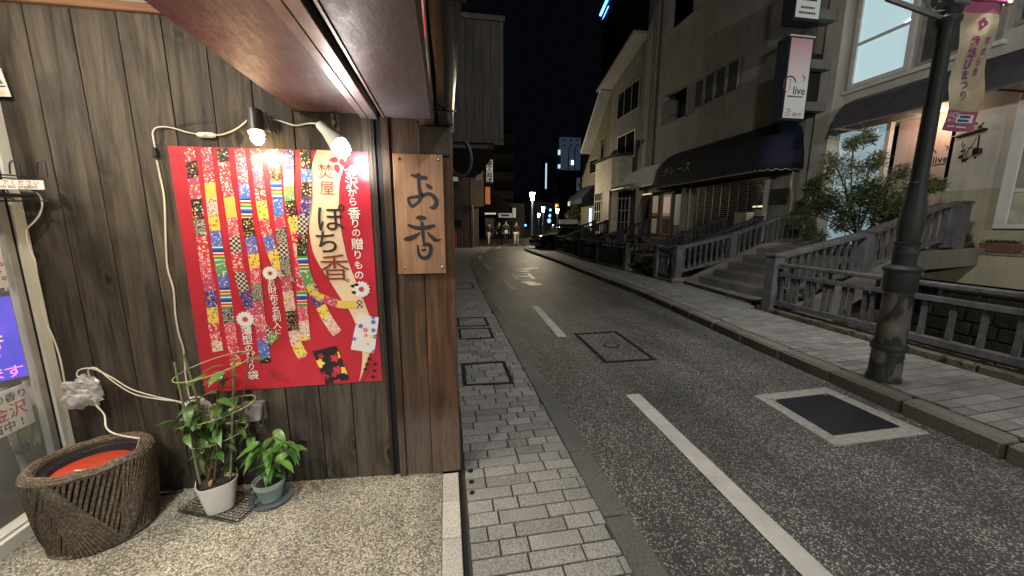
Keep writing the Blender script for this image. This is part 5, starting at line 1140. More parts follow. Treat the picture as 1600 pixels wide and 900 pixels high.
# logo on the pink wall and on the sign
def logo(parent, c, s_, ex, ez, nrm):
    ex, ez, nrm, c = Vector(ex), Vector(ez), Vector(nrm), Vector(c)
    pts = [c+ex*(-.42+.36*math.cos(a_))*s_+ez*(.12+.40*math.sin(a_))*s_ for a_ in [.35+i*.33 for i in range(13)]]
    mb = MB(); mb.ribbon(pts, [.07*s_]*13, nrm, 2); mb.ribbon([c+ex*.25*s_+ez*.62*s_, c+ex*.42*s_+ez*.5*s_, c+ex*.34*s_+ez*.3*s_], [.03*s_,.06*s_,.03*s_], nrm, 3); mb.build('logo_arc', 'ink_brown', parent)
    mb = MB(); line_text(mb, 'live', c+ex*.18*s_+ez*-.12*s_, .55*s_, ex, ez, .01); mb.build('logo_lettering', 'ink_black', parent); mb = MB(); print_row(mb, c+ex*-.02*s_+ez*-.42*s_, .9*s_, .07*s_, ex, ez, 6)
    for i in range(5): print_row(mb, c+ex*(-.42+.02*(i%2))*s_+ez*(.34-.11*i)*s_, .05*s_, .07*s_, ex, ez, 2)
    mb.build('logo_small_print', 'ink_black', parent, kind='stuff')
lw = thing('wall_logo', 'small printed logo on the pink recess wall', 'logo', (XF+.2, 6.0, 2.9)); pc = XP(1464, 246, XF+.24); logo(lw, (XF+.243, pc.y, pc.z), .34, (0,-1,0), EZ, (-1,0,0))
# sconce : wrought iron bracket lamp with flowers
sc0 = XP(1522, 200, XF-.02); sn = thing('iron_sconce', 'ornamental wrought iron wall lamp with a flat dark shade on the cream wall', 'wall lamp', tuple(sc0))
def q_(u, v, X=XF-.10): return XP(u, v, X)
mb = MB(); a = q_(1498,217); b = q_(1541,205); c = (a+b)/2; mb.add([a, b, b+Vector((-.16,0,.02)), a+Vector((-.16,0,.02)), a+Vector((-.02,.04,.035)), b+Vector((-.02,-.04,.035)), b+Vector((-.14,-.04,.045)), a+Vector((-.14,.04,.045))], [(0,1,2,3),(4,5,6,7),(0,1,5,4),(1,2,6,5),(2,3,7,6),(3,0,4,7)]); mb.build('shade', 'black_iron', sn)
MB().tube([q_(1530,211), q_(1529,222), q_(1527,232)], .012, 8).build('stem', 'black_iron', sn); p = q_(1527,236); MB().box(p-Vector((.04,.05,.05)), p+Vector((.04,.05,.045))).build('lamp_head', 'black_iron', sn, bevel=.01)
for P_ in ([(1505,220),(1503,228),(1508,236),(1503,243)], [(1508,244),(1514,232),(1520,226),(1526,214)], [(1512,232),(1521,231),(1527,230)], [(1510,245),(1520,243),(1528,238)]): MB().tube([q_(*p_, XF-.04) for p_ in P_], .006, 5).build('vine', 'black_iron', sn)
for (u, v, r) in [(1502,245,.035),(1507,250,.04),(1504,236,.022),(1524,246,.018),(1512,248,.016),(1532,198,.032),(1526,193,.02),(1536,193,.016),(1507,227,.015)]:
    p = q_(u, v, XF-.03); mb = MB()
    for k_ in range(5): an = k_*math.tau/5+r*40; mb.cyl((p.x, p.y+math.cos(an)*r*.6, p.z+math.sin(an)*r*.6), (p.x-.012, p.y+math.cos(an)*r*.6, p.z+math.sin(an)*r*.6), r*.42, n=7)
    mb.build('iron_flower', 'black_iron', sn)
# awning A
aw = thing('dark_awning', 'wide dark brown awning over the entrance of the cream building', 'awning', (XF, 5, 4))
prof = [(XF-.01,4.30),(9.15,4.26),(8.85,4.12),(8.66,3.88),(8.60,3.60)]
mb = MB(); y0a, y1a = 2.2, 7.45; n = len(prof)
mb.v += [(x, y0a, z) for x, z in prof]+[(x, y1a-(0 if i < 1 else .0), z) for i, (x, z) in enumerate(prof)]
mb.f += [(i, i+1, n+i+1, n+i) for i in range(n-1)]; mb.m += [0]*(n-1)
mb.add([(XF-.01,y1a+.5,4.30),(XF-.01,y1a+.58,3.6)]+[(x, y1a, z) for x, z in prof], [(0,2,3),(0,3,4),(0,4,5),(0,5,6),(0,6,1)])
mb.build('canopy', 'brown_fabric', aw)
for y in (7.4, 6.2, 4.9, 3.6, 2.4): mb = MB(); mb.beam((8.62,y,3.60),(XF-.02,y,3.60), .03, .03); mb.beam((8.9,y,4.1),(XF-.02,y,3.62), .02, .02); mb.build('frame_bar', 'bracket_metal', aw)
MB().beam((8.60,y0a,3.6),(8.60,y1a,3.6), .03, .03).build('frame_bar', 'bracket_metal', aw)
MB().face([(8.61,y0a,3.60),(XF-.4,y0a,3.74),(XF-.4,5.6,3.74),(8.61,5.6,3.60)]).build('under_valance', 'brown_fabric', aw)
# building B : grey
B_ = thing('grey_building', 'tall dull grey rendered building above the black awning', 'building', (XF, 13, 1))
wbox('wall', 'grey_stucco', B_, 8.91, 14.25, 2.95, 15); wbox('wall', 'grey_stucco', B_, 14.25, 15.95, 2.95, 5.72); wbox('wall', 'grey_stucco', B_, 14.25, 15.95, 6.98, 9.4); wbox('wall', 'grey_stucco', B_, 15.95, 16.9, 2.95, 15); wbox('wall', 'grey_stucco', B_, 14.25, 15.95, 11.2, 15)
wbox('balcony_back', 'black_gap', B_, 14.25, 15.95, 5.72, 6.98, XF+.9, XF+1.0); wbox('balcony_side', 'pale_stucco', B_, 15.5, 15.95, 5.75, 6.7, XF+.02, XF+.5); wbox('balcony_coping', 'soffit_pale', B_, 14.2, 16.25, 5.62, 5.72, XF-.08, XF-.003, .008); wbox('balcony_back', 'black_gap', B_, 14.25, 15.95, 9.4, 11.2, XF+.9, XF+1.0); wbox('balcony_coping', 'soffit_pale', B_, 14.0, 16.2, 9.30, 9.40, XF-.06, XF-.003)
wbox('window', 'dark_glass', B_, 14.9, 15.4, 6.0, 6.6, XF+.51, XF+.53)
MB().tube([(XF+.4,14.3,6.45),(XF+.2,14.8,6.1),(XF+.1,15.5,6.05)], .012, 5).build('clothes_line', 'bracket_metal', B_)
wbox('corner_pier', 'grey_stucco', B_, 16.9, 17.35, .9, 15, XF-.12, XF+.3); 
for yy in (16.55, 16.75): MB().cyl((XF-.07, yy, 3.9), (XF-.07, yy, 15), .05, n=10).build('drain_pipe', 'grey_frame', B_, smooth_=True)
for i in range(4): win(B_, 11.52+.56*i, 12.02+.56*i, 5.80, 6.80, 'curtain_glass', 'grey_frame', .035, .05)
wbox('window_pier', 'pale_stucco', B_, 13.80, 13.98, 5.70, 6.88, XF-.07, XF-.002)
wbox('lower_wall', 'grey_stucco', B_, 8.91, 9.92, .9, 2.95); wbox('lower_wall', 'grey_stucco', B_, 13.62, 13.95, .9, 2.95, XF-.1); wbox('lower_wall', 'dark_trim', B_, 16.4, 16.9, .9, 2.95); wbox('shop_back', 'black_gap', B_, 9.92, 16.5, .9, 2.95, XF+1.3, XF+1.4); wbox('shop_floor', 'step_concrete', B_, 8.0, 17.5, .84, .95, 9.05, XF+1.3); wbox('shop_ceiling', 'black_gap', B_, 9.92, 16.5, 2.90, 2.949, XF, XF+1.3)
wbox('white_jamb', 'white_frame', B_, 9.86, 9.98, .95, 2.9, XF-.05, XF+.05); wbox('white_jamb', 'grey_frame', B_, 13.45, 13.6, .95, 2.9, XF-.06, XF+.05)
wbox('wall_plaque', 'black_iron', B_, 9.18, 9.78, 2.05, 2.5, XF-.04, XF-.002, .01)
for i in range(16): c = Vector((XF-.043, 9.25+.03*i+random.uniform(-.02,.02), random.uniform(2.12,2.43))); MB().tube([c, c+Vector((-.004,.05,.05)), c+Vector((0,.08,-.03))], .008, 4, sub=2).build('plaque_relief', 'grey_plastic', B_)
MB().tube([(XF-.05,9.06,2.95),(XF-.06,9.10,2.6),(XF-.05,9.02,2.2),(XF-.06,9.05,1.6),(XF-.05,9.12,1.3)], .035, 8, sub=4).build('pale_hose', 'cream_wood', B_, smooth_=True)
sh = thing('roller_shutter', 'see-through roller shutter of thin slats under the black awning', 'shutter', (XF, 11.7, 1))
for i in range(27): MB().beam((XF+.03, 10.0, 1.02+.07*i), (XF+.03, 13.44, 1.02+.07*i), .012, .016).build('slat', 'shutter_slat', sh)
for i in range(9): MB().beam((XF+.015, 10.25+.4*i, 1.0), (XF+.015, 10.25+.4*i, 2.9), .018, .014, upv=(0,1,0)).build('guide_rod', 'bracket_metal', sh)
ins = thing('dim_cafe_counter', 'dim interior counter and shelf seen through the shutter', 'counter', (XF+1, 11.5, .95))
bx('shelf_lamp', 'lit_warm', ins, (XF+1.0, 10.6, 2.05), (XF+1.1, 11.5, 2.13)); bx('counter', 'dark_trim', ins, (XF+.7, 10.2, .95), (XF+1.2, 12.6, 1.7)); bx('carton', 'white_paper', ins, (XF+.5, 11.2, 1.45), (XF+.8, 11.7, 1.9)); bx('carton', 'white_paper', ins, (XF+.5, 10.5, 1.4), (XF+.7, 10.8, 1.75)); bx('wall_panel', 'lit_shop', ins, (XF+1.25, 10.5, 1.7), (XF+1.28, 11.7, 2.0))
lamp('cafe_light', (XF+.8, 11.0, 2.3), 3, (1,.8,.45), .1)  # added lamp, its source not seen; lifts the dim counter
# black awning with scalloped edge
ab = thing('black_awning', 'black curved awning with a navy end, white scalloped edge and white katakana', 'awning', (XF, 11.7, 3.6))
profB = [(XF-.01,4.35),(9.25,4.30),(8.92,4.10),(8.68,3.75),(8.56,3.35),(8.52,3.08)]
ya, yb_ = 9.4, 14.4; n = len(profB)
mb = MB(); mb.v += [(x, ya, z) for x, z in profB]+[(x, yb_, z) for x, z in profB]; mb.f += [(i, i+1, n+i+1, n+i) for i in range(n-1)]; mb.m += [0]*(n-1); mb.build('canopy', 'black_fabric', ab, smooth_=True)
def hip(y, sg, name, mat):
    rings = [(XF-.01,4.35)]; mb = MB(); K_ = 7
    for i, (x, z) in enumerate(profB):
        for j in range(K_+1):
            an = j/K_*math.pi/2; r = XF-.01-x; mb.v.append((XF-.01-r*math.cos(an), y+sg*r*.62*math.sin(an), z))
    for i in range(n-1):
        for j in range(K_): k0 = i*(K_+1)+j; mb.f.append((k0, k0+1, k0+K_+2, k0+K_+1)); mb.m.append(0)
    mb.build(name, mat, ab, smooth_=True)
hip(ya, -1, 'navy_end', 'navy_fabric'); hip(yb_, 1, 'canopy_end', 'black_fabric')
def edge_pt(s_): # along the lower edge, from near end round to far end
    r = XF-.01-8.52
    if s_ < 1: an = (1-s_)*math.pi/2; return Vector((XF-.01-r*math.cos(an), ya-r*.62*math.sin(an), 3.08))
    if s_ < 6: return Vector((8.52, ya+(s_-1)*(yb_-ya)/5, 3.08))
    an = (s_-6)*math.pi/2; return Vector((XF-.01-r*math.cos(an), yb_+r*.62*math.sin(an), 3.08))
mb = MB(); tr2 = MB(); N_ = 280; pv = None
for i in range(N_+1):
    s_ = 7*i/N_; p = edge_pt(min(s_, 6.999)); ph = (s_*6.0) % 1; dz = -.10-.045*abs(math.sin(math.pi*ph)); q = p+Vector((0,0,dz))
    if pv: mb.face([pv[0], p, q, pv[1]]); tr2.face([pv[1]+Vector((-.003,-.003,0)), q+Vector((-.003,-.003,0)), q+Vector((-.003,-.003,-.014)), pv[1]+Vector((-.003,-.003,-.014))])
    pv = (p, q)
mb.build('scalloped_valance', 'black_fabric', ab); tr2.build('scallop_trim', 'white_thread', ab)
mb = MB(); 
for i, ch in enumerate('グレース'): put(mb, ch, Vector((8.61-.006*0, 13.85-.44*i, 3.52+.0)), .36, (0,-1,0), Vector((.24,0,1)).normalized(), -.012)
mb.v = [(x-.03, y, z) for x, y, z in mb.v]; mb.build('lettering', 'white_thread', ab)
# second shop : corrugated canopy, doors, white panel
cn = thing('corrugated_canopy', 'white corrugated canopy over the dim cafe door', 'canopy', (XF, 17, 3.5))
mb = MB(); nn = 44
for i in range(nn+1):
    y = 14.9+3.75*i/nn; o_x = .03*(1 if i % 2 else -1); hip_ = max(0, (y-17.4)/1.25); zz = 4.12-.55*hip_**1.4
    for (x, z) in ((XF-.05,zz),(9.1,min(zz,3.95)),(8.62,3.17)): mb.v.append((x-o_x, y, z+o_x))
for i in range(nn):
    for j in (0,1): k = i*3+j; mb.f.append((k, k+1, k+4, k+3)); mb.m.append(0)
mb.build('corrugated_sheet', 'corrugated_white', cn); MB().beam((8.62,14.9,3.15),(8.62,18.65,3.15), .04, .05).build('edge_bar', 'white_frame', cn)
fl = thing('twin_floodlight', 'pair of grey cylinder floodlights on the canopy end', 'floodlight', (8.4, 18.3, 3.1)); a = XP(958,297,8.35); b = XP(978,293,8.45); c = XP(986,292,8.5)
MB().cyl(a, b, .12, .14, 14).build('lamp_head', 'bracket_metal', fl, smooth_=True); MB().cyl(b+Vector((.02,-.06,0)), c+Vector((.05,-.12,0)), .15, n=14).build('lamp_head', 'grey_frame', fl, smooth_=True); MB().cyl(a+(a-b).normalized()*.004, a+(a-b).normalized()*.012, .1, n=14).build('lens', 'sign_lit_white', fl)
cf = thing('cafe_front', 'dark timber cafe front with two lit glass doors', 'shop front', (XF, 15.4, 1))
wbox('panel', 'white_frame', cf, 13.96, 14.5, 1.45, 2.72, XF-.02, XF+.02, .01); wbox('panel', 'pale_stucco', cf, 13.96, 14.5, .95, 1.44, XF-.02, XF+.02); wbox('timber', 'dark_trim', cf, 14.5, 14.62, .95, 2.9, XF-.04, XF+.04); wbox('timber', 'dark_trim', cf, 15.45, 15.6, .95, 2.9, XF-.04, XF+.04); wbox('timber', 'dark_trim', cf, 16.3, 16.42, .95, 2.9, XF-.04, XF+.04)
win(cf, 14.63, 15.44, 1.0, 2.85, 'lit_shop', 'beam_wood', .09, .05, (), (1.8,)); win(cf, 15.61, 16.29, 1.0, 2.85, 'lit_shop', 'dark_trim', .09, .05, (), (1.8,)); wbox('shelf', 'dark_trim', cf, 14.75, 15.3, 1.05, 1.75, XF-.038, XF-.031); wbox('counter', 'beam_wood', cf, 15.7, 16.2, 1.75, 2.0, XF-.038, XF-.031); wbox('poster', 'lit_pink', cf, 14.78, 15.28, 1.95, 2.65, XF-.04, XF-.031); wbox('poster', 'white_paper', cf, 15.75, 16.15, 1.15, 1.7, XF-.04, XF-.031)
MB().beam((XF-.3,15.9,2.86),(XF-.3,16.6,2.86), .06, .05).build('strip_light', 'lit_warm', cf)
for i in range(5): MB().tube([(XF-.15, 16.5+.12*i, .95), (XF-.2+.05*math.sin(i), 16.6+.12*i, 1.8), (XF-.12, 16.45+.15*i, 2.8)], .03, 6).build('leaning_branch', 'curtain_glass', cf)
# sign boxes projecting from the pilaster
def box_sign(name, lab, x0, x1, y, z0, z1, th=.34, upper=False):
    s_ = thing(name, lab, 'sign', (x0, y, z0)); bx('case', 'dark_tower', s_, (x0-.02, y+.004, z0-.03), (x1+.02, y+th, z1+.03), bevel=.01)
    bx('face', 'sign_gradient' if not upper else 'sign_lit_white', s_, (x0+.02, y-.002, z0+.03), (x1-.02, y+.003, z1-.03)); MB().box((x0-.03, y-.01, z1+.0), (x1+.03, y+.02, z1+.035)).build('trim', 'alu', s_)
    for zz in ((z0+.35, z1-.5) if not upper else (z0+.2,)): bx('bracket', 'pale_stucco', s_, (x1+.022, y+.08, zz-.1), (XF-.05, y+.25, zz+.1))
    return s_
sg = box_sign('vertical_box_sign', 'tall white and pink box sign with a live logo and phone number', 7.93, 8.55, 8.1, 3.96, 5.75)
logo(sg, (8.23, 8.094, 4.66), .46, EX, EZ, NY); mb = MB(); line_text(mb, 'TEL', (8.09, 8.094, 4.16), .10, EX, EZ, .01); mb.build('lettering', 'ink_red', sg); mb = MB(); line_text(mb, '231-0819', (8.21, 8.094, 4.07), .12, EX, EZ, .012); mb.build('phone_number', 'ink_red', sg)
sg2 = box_sign('upper_box_sign', 'upper white box sign cut by the top of the photo', 7.95, 8.62, 8.1, 6.12, 7.4, upper=True)
mb = MB(); print_row(mb, (8.28, 8.094, 6.36), .38, .045, EX, EZ, 6); print_row(mb, (8.28, 8.094, 6.25), .46, .045, EX, EZ, 7); mb.build('small_print', 'ink_black', sg2, kind='stuff'); bx('printed_bar', 'ink_black', sg2, (8.1, 8.093, 6.5), (8.5, 8.096, 6.53))
bx('back_box', 'dark_block', sg, (8.6, 8.46, 4.3), (9.45, 9.0, 5.6)); 
# building C and D
C_ = thing('white_eaved_house', 'narrow pale house with sloping eaves beyond the grey building', 'building', (XF, 19, 1))
C_pts = [(XF,17.36,.9),(XF,21.3,.9),(XF,21.3,8.95),(XF,17.36,10.1)]
MB().prism(C_pts, (4,0,0)).build('wall', 'pale_stucco', C_)
mb = MB(); mb.prism([(8.75,17.40,10.12),(8.75,21.55,8.92),(8.75,21.55,9.04),(8.75,17.40,10.24)], (.76,0,0)); mb.build('eave', 'soffit_pale', C_, bevel=.01); MB().beam((8.72,17.4,10.18),(8.72,21.6,8.96), .06, .1).build('eave_gutter', 'grey_frame', C_)
win(C_, 18.0, 20.4, 7.1, 8.5, 'dark_glass', 'grey_frame', .06, .05, (18.8, 19.6)); win(C_, 18.2, 20.2, 4.9, 6.2, 'dark_glass', 'white_frame', .06, .05, (19.2,), (), sill=True)
for y in (17.5,): MB().cyl((XF-.08,y,3.5),(XF-.08,y,10), .05, n=8).build('drain_pipe', 'grey_frame', C_)
Dd = thing('yellow_gabled_house', 'yellowish house with a steep bright gable edge', 'building', (XF, 23, 1))
MB().prism([(XF,21.32,.9),(XF,25.6,.9),(XF,25.6,4.6),(XF,24.0,6.3),(XF,21.32,8.9)], (4,0,0)).build('wall', 'yellow_stucco', Dd)
MB().prism([(8.85,21.3,8.92),(8.85,24.2,6.02),(8.85,24.2,6.14),(8.85,21.3,9.04)], (.66,0,0)).build('roof_overhang', 'soffit_pale', Dd); MB().beam((8.83,21.3,9.0),(8.83,24.2,6.1), .03, .12).build('gable_trim', 'white_frame', Dd)
win(Dd, 21.9, 22.5, 5.1, 6.6, 'dark_glass', 'grey_frame', .05, .05); win(Dd, 22.8, 24.2, 4.7, 5.6, 'dark_glass', 'grey_frame', .05, .05)
by = thing('bay_window', 'two storey cream bay with small-paned French windows', 'bay window', (8.9, 20, 1))
MB().prism([(8.95,18.75,.95),(8.75,19.2,.95),(8.75,21.4,.95),(XF-.003,21.8,.95),(XF-.003,18.4,.95)], (0,0,4.0)).build('bay_wall', 'cream_wood', by)
win(by, 19.25, 20.2, 1.0, 3.3, 'lit_shop', 'cream_wood', .07, .05, (19.6,19.9), (1.6,2.2,2.8), X=8.75); win(by, 20.3, 21.3, 1.0, 3.3, 'dark_glass', 'cream_wood', .07, .05, (20.65,20.95), (1.6,2.2,2.8), X=8.75)
pa, pb = Vector((XF-.02, 18.40, 0)), Vector((8.95, 18.75, 0)); dv = (pb-pa).normalized(); nv = Vector((dv.y, -dv.x, 0)); nv = nv if nv.y < 0 else -nv; L_ = (pb-pa).length
fw_ = MB()
for k_ in range(4): fw_.beam(pa+dv*(.04+(L_-.08)*k_/3)+nv*.02+Vector((0,0,1.0)), pa+dv*(.04+(L_-.08)*k_/3)+nv*.02+Vector((0,0,3.3)), .035, .05, upv=nv)
for z_ in (1.0, 1.6, 2.2, 2.8, 3.3): fw_.beam(pa+dv*.04+nv*.022+Vector((0,0,z_)), pb-dv*.04+nv*.022+Vector((0,0,z_)), .035, .035)
fo = fw_.build('window', 'cream_wood', by); MB().face([pa+dv*.05+nv*.006+Vector((0,0,1.0)), pb-dv*.05+nv*.006+Vector((0,0,1.0)), pb-dv*.05+nv*.006+Vector((0,0,3.3)), pa+dv*.05+nv*.006+Vector((0,0,3.3))]).build('pane', 'dark_glass', by)
for k_ in range(9): MB().beam(pa+nv*.008+Vector((0,0,3.5+.16*k_)), pb+nv*.008+Vector((0,0,3.5+.16*k_)), .02, .14).build('siding_board', 'cream_wood', by, bevel=.004)
mb = MB(); mb.prism([(8.7,18.3,4.96),(8.6,19.1,4.96),(8.6,21.5,4.96),(XF-.002,21.9,4.96),(XF-.002,18.2,4.96)], (0,0,.1)); mb.build('bay_roof', 'dark_trim', by)
wl = thing('porch_lamp', 'small bright porch lamp beside the French windows', 'wall lamp', (9.1, 21.9, 2.2)); bulb(wl, XP(943,316,9.1), .07, 'white_light'); MB().cyl(XP(943,316,9.1)+Vector((.1,0,.12)), XP(943,316,9.1)+Vector((0,0,.09)), .06, n=8).build('bracket', 'black_iron', wl)
# ------------------------------------------------------------------ shrubs
def shrub(name, lab, items, stems_, cat='shrub'):
    s_ = thing(name, lab, cat, stems_[0][0]); mb = MB()
    for (p0, p1, r) in stems_: mb.tube([p0, ((Vector(p0)+Vector(p1))/2+Vector((random.uniform(-.1,.1), random.uniform(-.1,.1), .05))), p1], r, 5)
    mb.build('branches', 'stem', s_, kind='stuff')
    for (nm, mat, blobs, count, L, w_) in items:
        mb = MB()
        for k_ in range(count):
            c, rx, ry_, rz = random.choice(blobs); d = Vector((random.gauss(0,1), random.gauss(0,1), random.gauss(0,1))).normalized()*random.random()**.4; p = Vector(c)+Vector((d.x*rx, d.y*ry_, d.z*rz))
            for q in range(random.choice((3,4,5))):
                e = Vector((random.uniform(-1,1), random.uniform(-1,1), random.uniform(-.7,.6))).normalized(); sd = e.cross(Vector((random.uniform(-1,1),random.uniform(-1,1),1))).normalized(); l_ = L*random.uniform(.6,1.2)
                mb.add([p, p+e*l_*.45+sd*w_*l_, p+e*l_, p+e*l_*.45-sd*w_*l_], [(0,1,2,3)])
        mb.build(nm, mat, s_, kind='stuff')
    return s_
sx, sy = 8.2, 5.9
bl = []
def sb_(u, v, X, r, rz=None): p = XP(u, v, X); return (tuple(p), r*.8, r, rz or r)
up_bl = [sb_(1330,225,8.3,.16),sb_(1355,215,8.4,.18),sb_(1300,250,8.3,.2),sb_(1320,265,8.2,.28),sb_(1350,265,8.3,.24),sb_(1372,250,8.3,.18),sb_(1290,275,8.2,.2),sb_(1385,290,8.3,.26),sb_(1410,270,8.4,.18),sb_(1405,305,8.3,.26),sb_(1440,290,8.4,.2),sb_(1460,290,8.5,.14),sb_(1345,300,8.2,.3),sb_(1430,320,8.4,.16)]
low_bl = [sb_(1270,295,8.0,.22),sb_(1300,315,7.9,.36),sb_(1340,325,7.9,.38),sb_(1375,330,8.0,.34),sb_(1320,345,7.8,.26),sb_(1400,335,8.1,.24),sb_(1355,300,8.0,.26),sb_(1285,320,7.9,.26)]
sid_bl = [sb_(1245,345,8.0,.2),sb_(1265,360,7.9,.2),sb_(1250,320,8.2,.14),sb_(1280,370,7.8,.18)]
rt_ = XP(1340, 372, 8.0)
st_ = [(tuple(rt_), tuple(XP(u, v, 8.2)), .014) for (u, v) in [(1335,215),(1300,245),(1360,260),(1390,285),(1410,265),(1440,285),(1270,300),(1320,280),(1250,330)]]
shrub('entrance_shrub', 'tall wispy shrub with dense dark base in front of the lit shop window', [('fine_foliage','bush_leaf',up_bl,1500,.12,.09),('dense_foliage','bush_dark',low_bl,2700,.085,.13),('side_foliage','bush_leaf',sid_bl,420,.08,.15)], st_)
mb = MB().box((7.3,5.12,.95),(8.5,6.3,1.02)); tag(mb.build('planting_bed', 'soil'), 'dark planting bed on the bridge deck under the shrub', 'planter')
# ================================================================== left side of the street
nb = thing('clad_overhang', 'dark timber clad upper storey jutting over the left pavement', 'building', (.3, 5, 2.5))
x_r = W(787, 222, 5).x; zb0, zt0 = W(760,222,5).z, W(737,30,5).z
bx('storey', 'old_cladding', nb, (-1.2, 5.02, zb0), (x_r-.02, 8.2, zt0)); 
xx = -.02; i = 0
while xx < x_r-.01:
    w_ = .105; bx('cladding_board', 'old_cladding', nb, (xx+.002, 5.0, zb0-.01), (min(xx+w_, x_r)-.002, 5.018, zt0)); xx += w_
bx('eave_board', 'dark_trim', nb, (-1.2, 4.98, zt0), (x_r+.02, 8.2, zt0+.06)); bx('lower_wall', 'dark_trim', nb, (-1.2, 5.1, 0), (.04, 8.2, zb0)); bx('bracket', 'dark_trim', nb, (.1, 5.05, zb0-.07), (x_r-.12, 8.1, zb0-.002)); bx('corner_block', 'old_cladding', nb, (x_r-.13, 4.99, zb0-.03), (x_r+.002, 5.1, zb0-.001))
tag(MB().tube([W(706,236,2.25), W(703,255,2.25), W(710,270,2.25), W(722,275,2.25), W(732,268,2.25), W(736,252,2.25), W(734,236,2.25), W(728,222,2.25)], .011, 8, sub=5).build('black_hose', 'cable_black', smooth_=True), 'thick black cable loop hanging beside the wall corner', 'cable')
# beige house
bh = thing('beige_house', 'two storey beige house at the bend with an overhanging upper floor', 'building', (1.5, 26, 0))
bx('wall', 'beige_house', bh, (-6, 24, -.3), (1.62, 31, 6.1)); bx('overhang', 'beige_house', bh, (1.64, 24.3, 2.62), (2.45, 29, 5.95)); bx('lower_wall', 'far_brown', bh, (1.64, 26.5, -.3), (2.3, 31, 2.6)); bx('roof', 'roof_dark', bh, (-6, 23.7, 6.1), (2.7, 31, 6.3)); bx('fascia', 'dark_trim', bh, (-6, 23.9, 5.2), (1.2, 23.99, 5.3))
bx('window', 'curtain_glass', bh, (2.02, 24.24, 4.25), (2.36, 24.29, 5.5)); bx('window_frame', 'grey_frame', bh, (1.94, 24.22, 4.2), (2.01, 24.29, 5.55))
for x, m_ in ((1.70,'bracket_metal'), (1.56,'black_iron')): MB().cyl((x, 23.93, -.1), (x, 23.93, 5.9 if m_ != 'bracket_metal' else 2.7), .045, n=8).build('drain_pipe', m_, bh)
for i, (x0, x1, z0, z1, m_) in enumerate([(.5,.95,1.3,1.75,'dark_block'),(1.0,1.35,1.25,1.95,'beige_house'),(1.15,1.5,2.2,2.7,'black_iron'),(.35,.6,1.2,2.6,'black_iron')]): bx('meter_box', m_, bh, (x0, 23.8, z0), (x1, 23.99, z1))
for x in (.55,.8,1.0,1.25,1.42): MB().cyl((x,23.92,-.1),(x,23.92,1.2+.2*(x>1)), .03, n=6).build('conduit', 'bracket_metal', bh)
vm = bx('red_bin', 'ink_red', None, (.36, 23.0, -.02), (.62, 23.4, .95), bevel=.03); tag(vm, 'dark red bin at the foot of the beige house', 'bin')
bs = thing('blue_edged_sign', 'white vertical sign with a blue edge half hidden behind the wall corner', 'sign', (.5, 22, 4)); bx('panel', 'sign_lit_white', bs, (W(706,250,22).x, 22, 3.9), (W(715,250,22).x, 22.1, 5.7)); bx('blue_edge', 'ink_blue', bs, (W(715,250,22).x+.004, 22, 3.8), (W(719,250,22).x, 22.1, 5.7))
mb = MB(); 
for i in range(5): print_row(mb, (W(711.5,250,22).x, 21.99, 5.5-.27*i), .12, .14, EX, EZ, 2)
mb.build('lettering', 'ink_blue', bs, kind='stuff')
vs_ = thing('vertical_shop_sign', 'white vertical signboard with four black characters', 'sign', (2.9, 25, 4)); a, b = W(760,250,24.6), W(770,284,24.6); bx('panel', 'sign_lit_white', vs_, (a.x, 24.6, b.z), (b.x, 24.7, a.z+.02))
mb = MB()
for i, ch in enumerate('専又商店'): put(mb, ch, ((a.x+b.x)/2, 24.59, a.z-.2-.36*i), .36, EX, EZ, .02)
mb.build('lettering', 'ink_black', vs_); bx('bracket', 'black_iron', vs_, (a.x-.35, 24.64, b.z-.05), (b.x+.1, 24.68, b.z-.01)); bx('bracket', 'black_iron', vs_, (a.x-.35, 24.64, a.z-.2), (a.x-.01, 24.68, a.z-.16))
os_ = thing('orange_signboard', 'small orange signboard under the white vertical sign', 'sign', (2.7, 25, 3)); a, b = W(758,292,24.8), W(766,319,24.8); bx('panel', 'orange_sign', os_, (a.x, 24.8, b.z), (b.x, 24.9, a.z)); bx('bracket', 'black_iron', os_, (a.x-.25, 24.83, a.z-.3), (a.x-.005, 24.87, a.z-.26))
# apartment block
ap = thing('apartment_block', 'dark apartment block with balconies behind the beige house', 'building', (6, 46, 0))
bx('wall', 'dark_block', ap, (-4, 46, 0), (8.0, 60, 14.0)); 
for i in range(5):
    z = 2.4+2.15*i; bx('balcony', 'far_brown', ap, (4.4, 45.2, z), (8.2, 45.99, z+.85)); bx('balcony_rail', 'dark_block', ap, (4.4, 45.1, z+.86), (8.3, 45.19, z+.92))
    bx('window', 'dark_glass', ap, (5.0, 45.93, z+1.0), (6.2, 45.98, z+1.9))
# gabled shop with lit front
gs = thing('gabled_shop', 'low dark roofed shop with a lit strip and white sign at the bend', 'building', (6, 38, 0))
def s38(u, v, Y=38): return W(u, v, Y)
a = s38(757,330); b = s38(815,340); gx0, gx1 = a.x, s38(808,340).x
bx('wall', 'dark_block', gs, (gx0, 38, -.2), (gx1, 44, 2.4)); mb = MB(); pk = s38(770,303); ev = s38(817,335); mb.prism([(gx0-3, 37.6, pk.z-.6), (pk.x, 37.6, pk.z), (ev.x, 37.6, ev.z), (ev.x, 37.6, ev.z-.2), (gx0-3, 37.6, ev.z-.2)], (0,6,0)); mb.build('roof', 'roof_dark', gs)
bx('gable', 'far_brown', gs, (s38(800,320).x, 40, -.2), (s38(826,320).x, 44, s38(812,318,40).z)); bx('doorway', 'curtain_glass', gs, (s38(758,345).x, 37.9, .1), (s38(772,345).x, 37.98, s38(770,341).z)); bx('doorway', 'black_gap', gs, (s38(774,345).x, 37.9, 0), (s38(799,345).x, 37.98, s38(770,345).z))
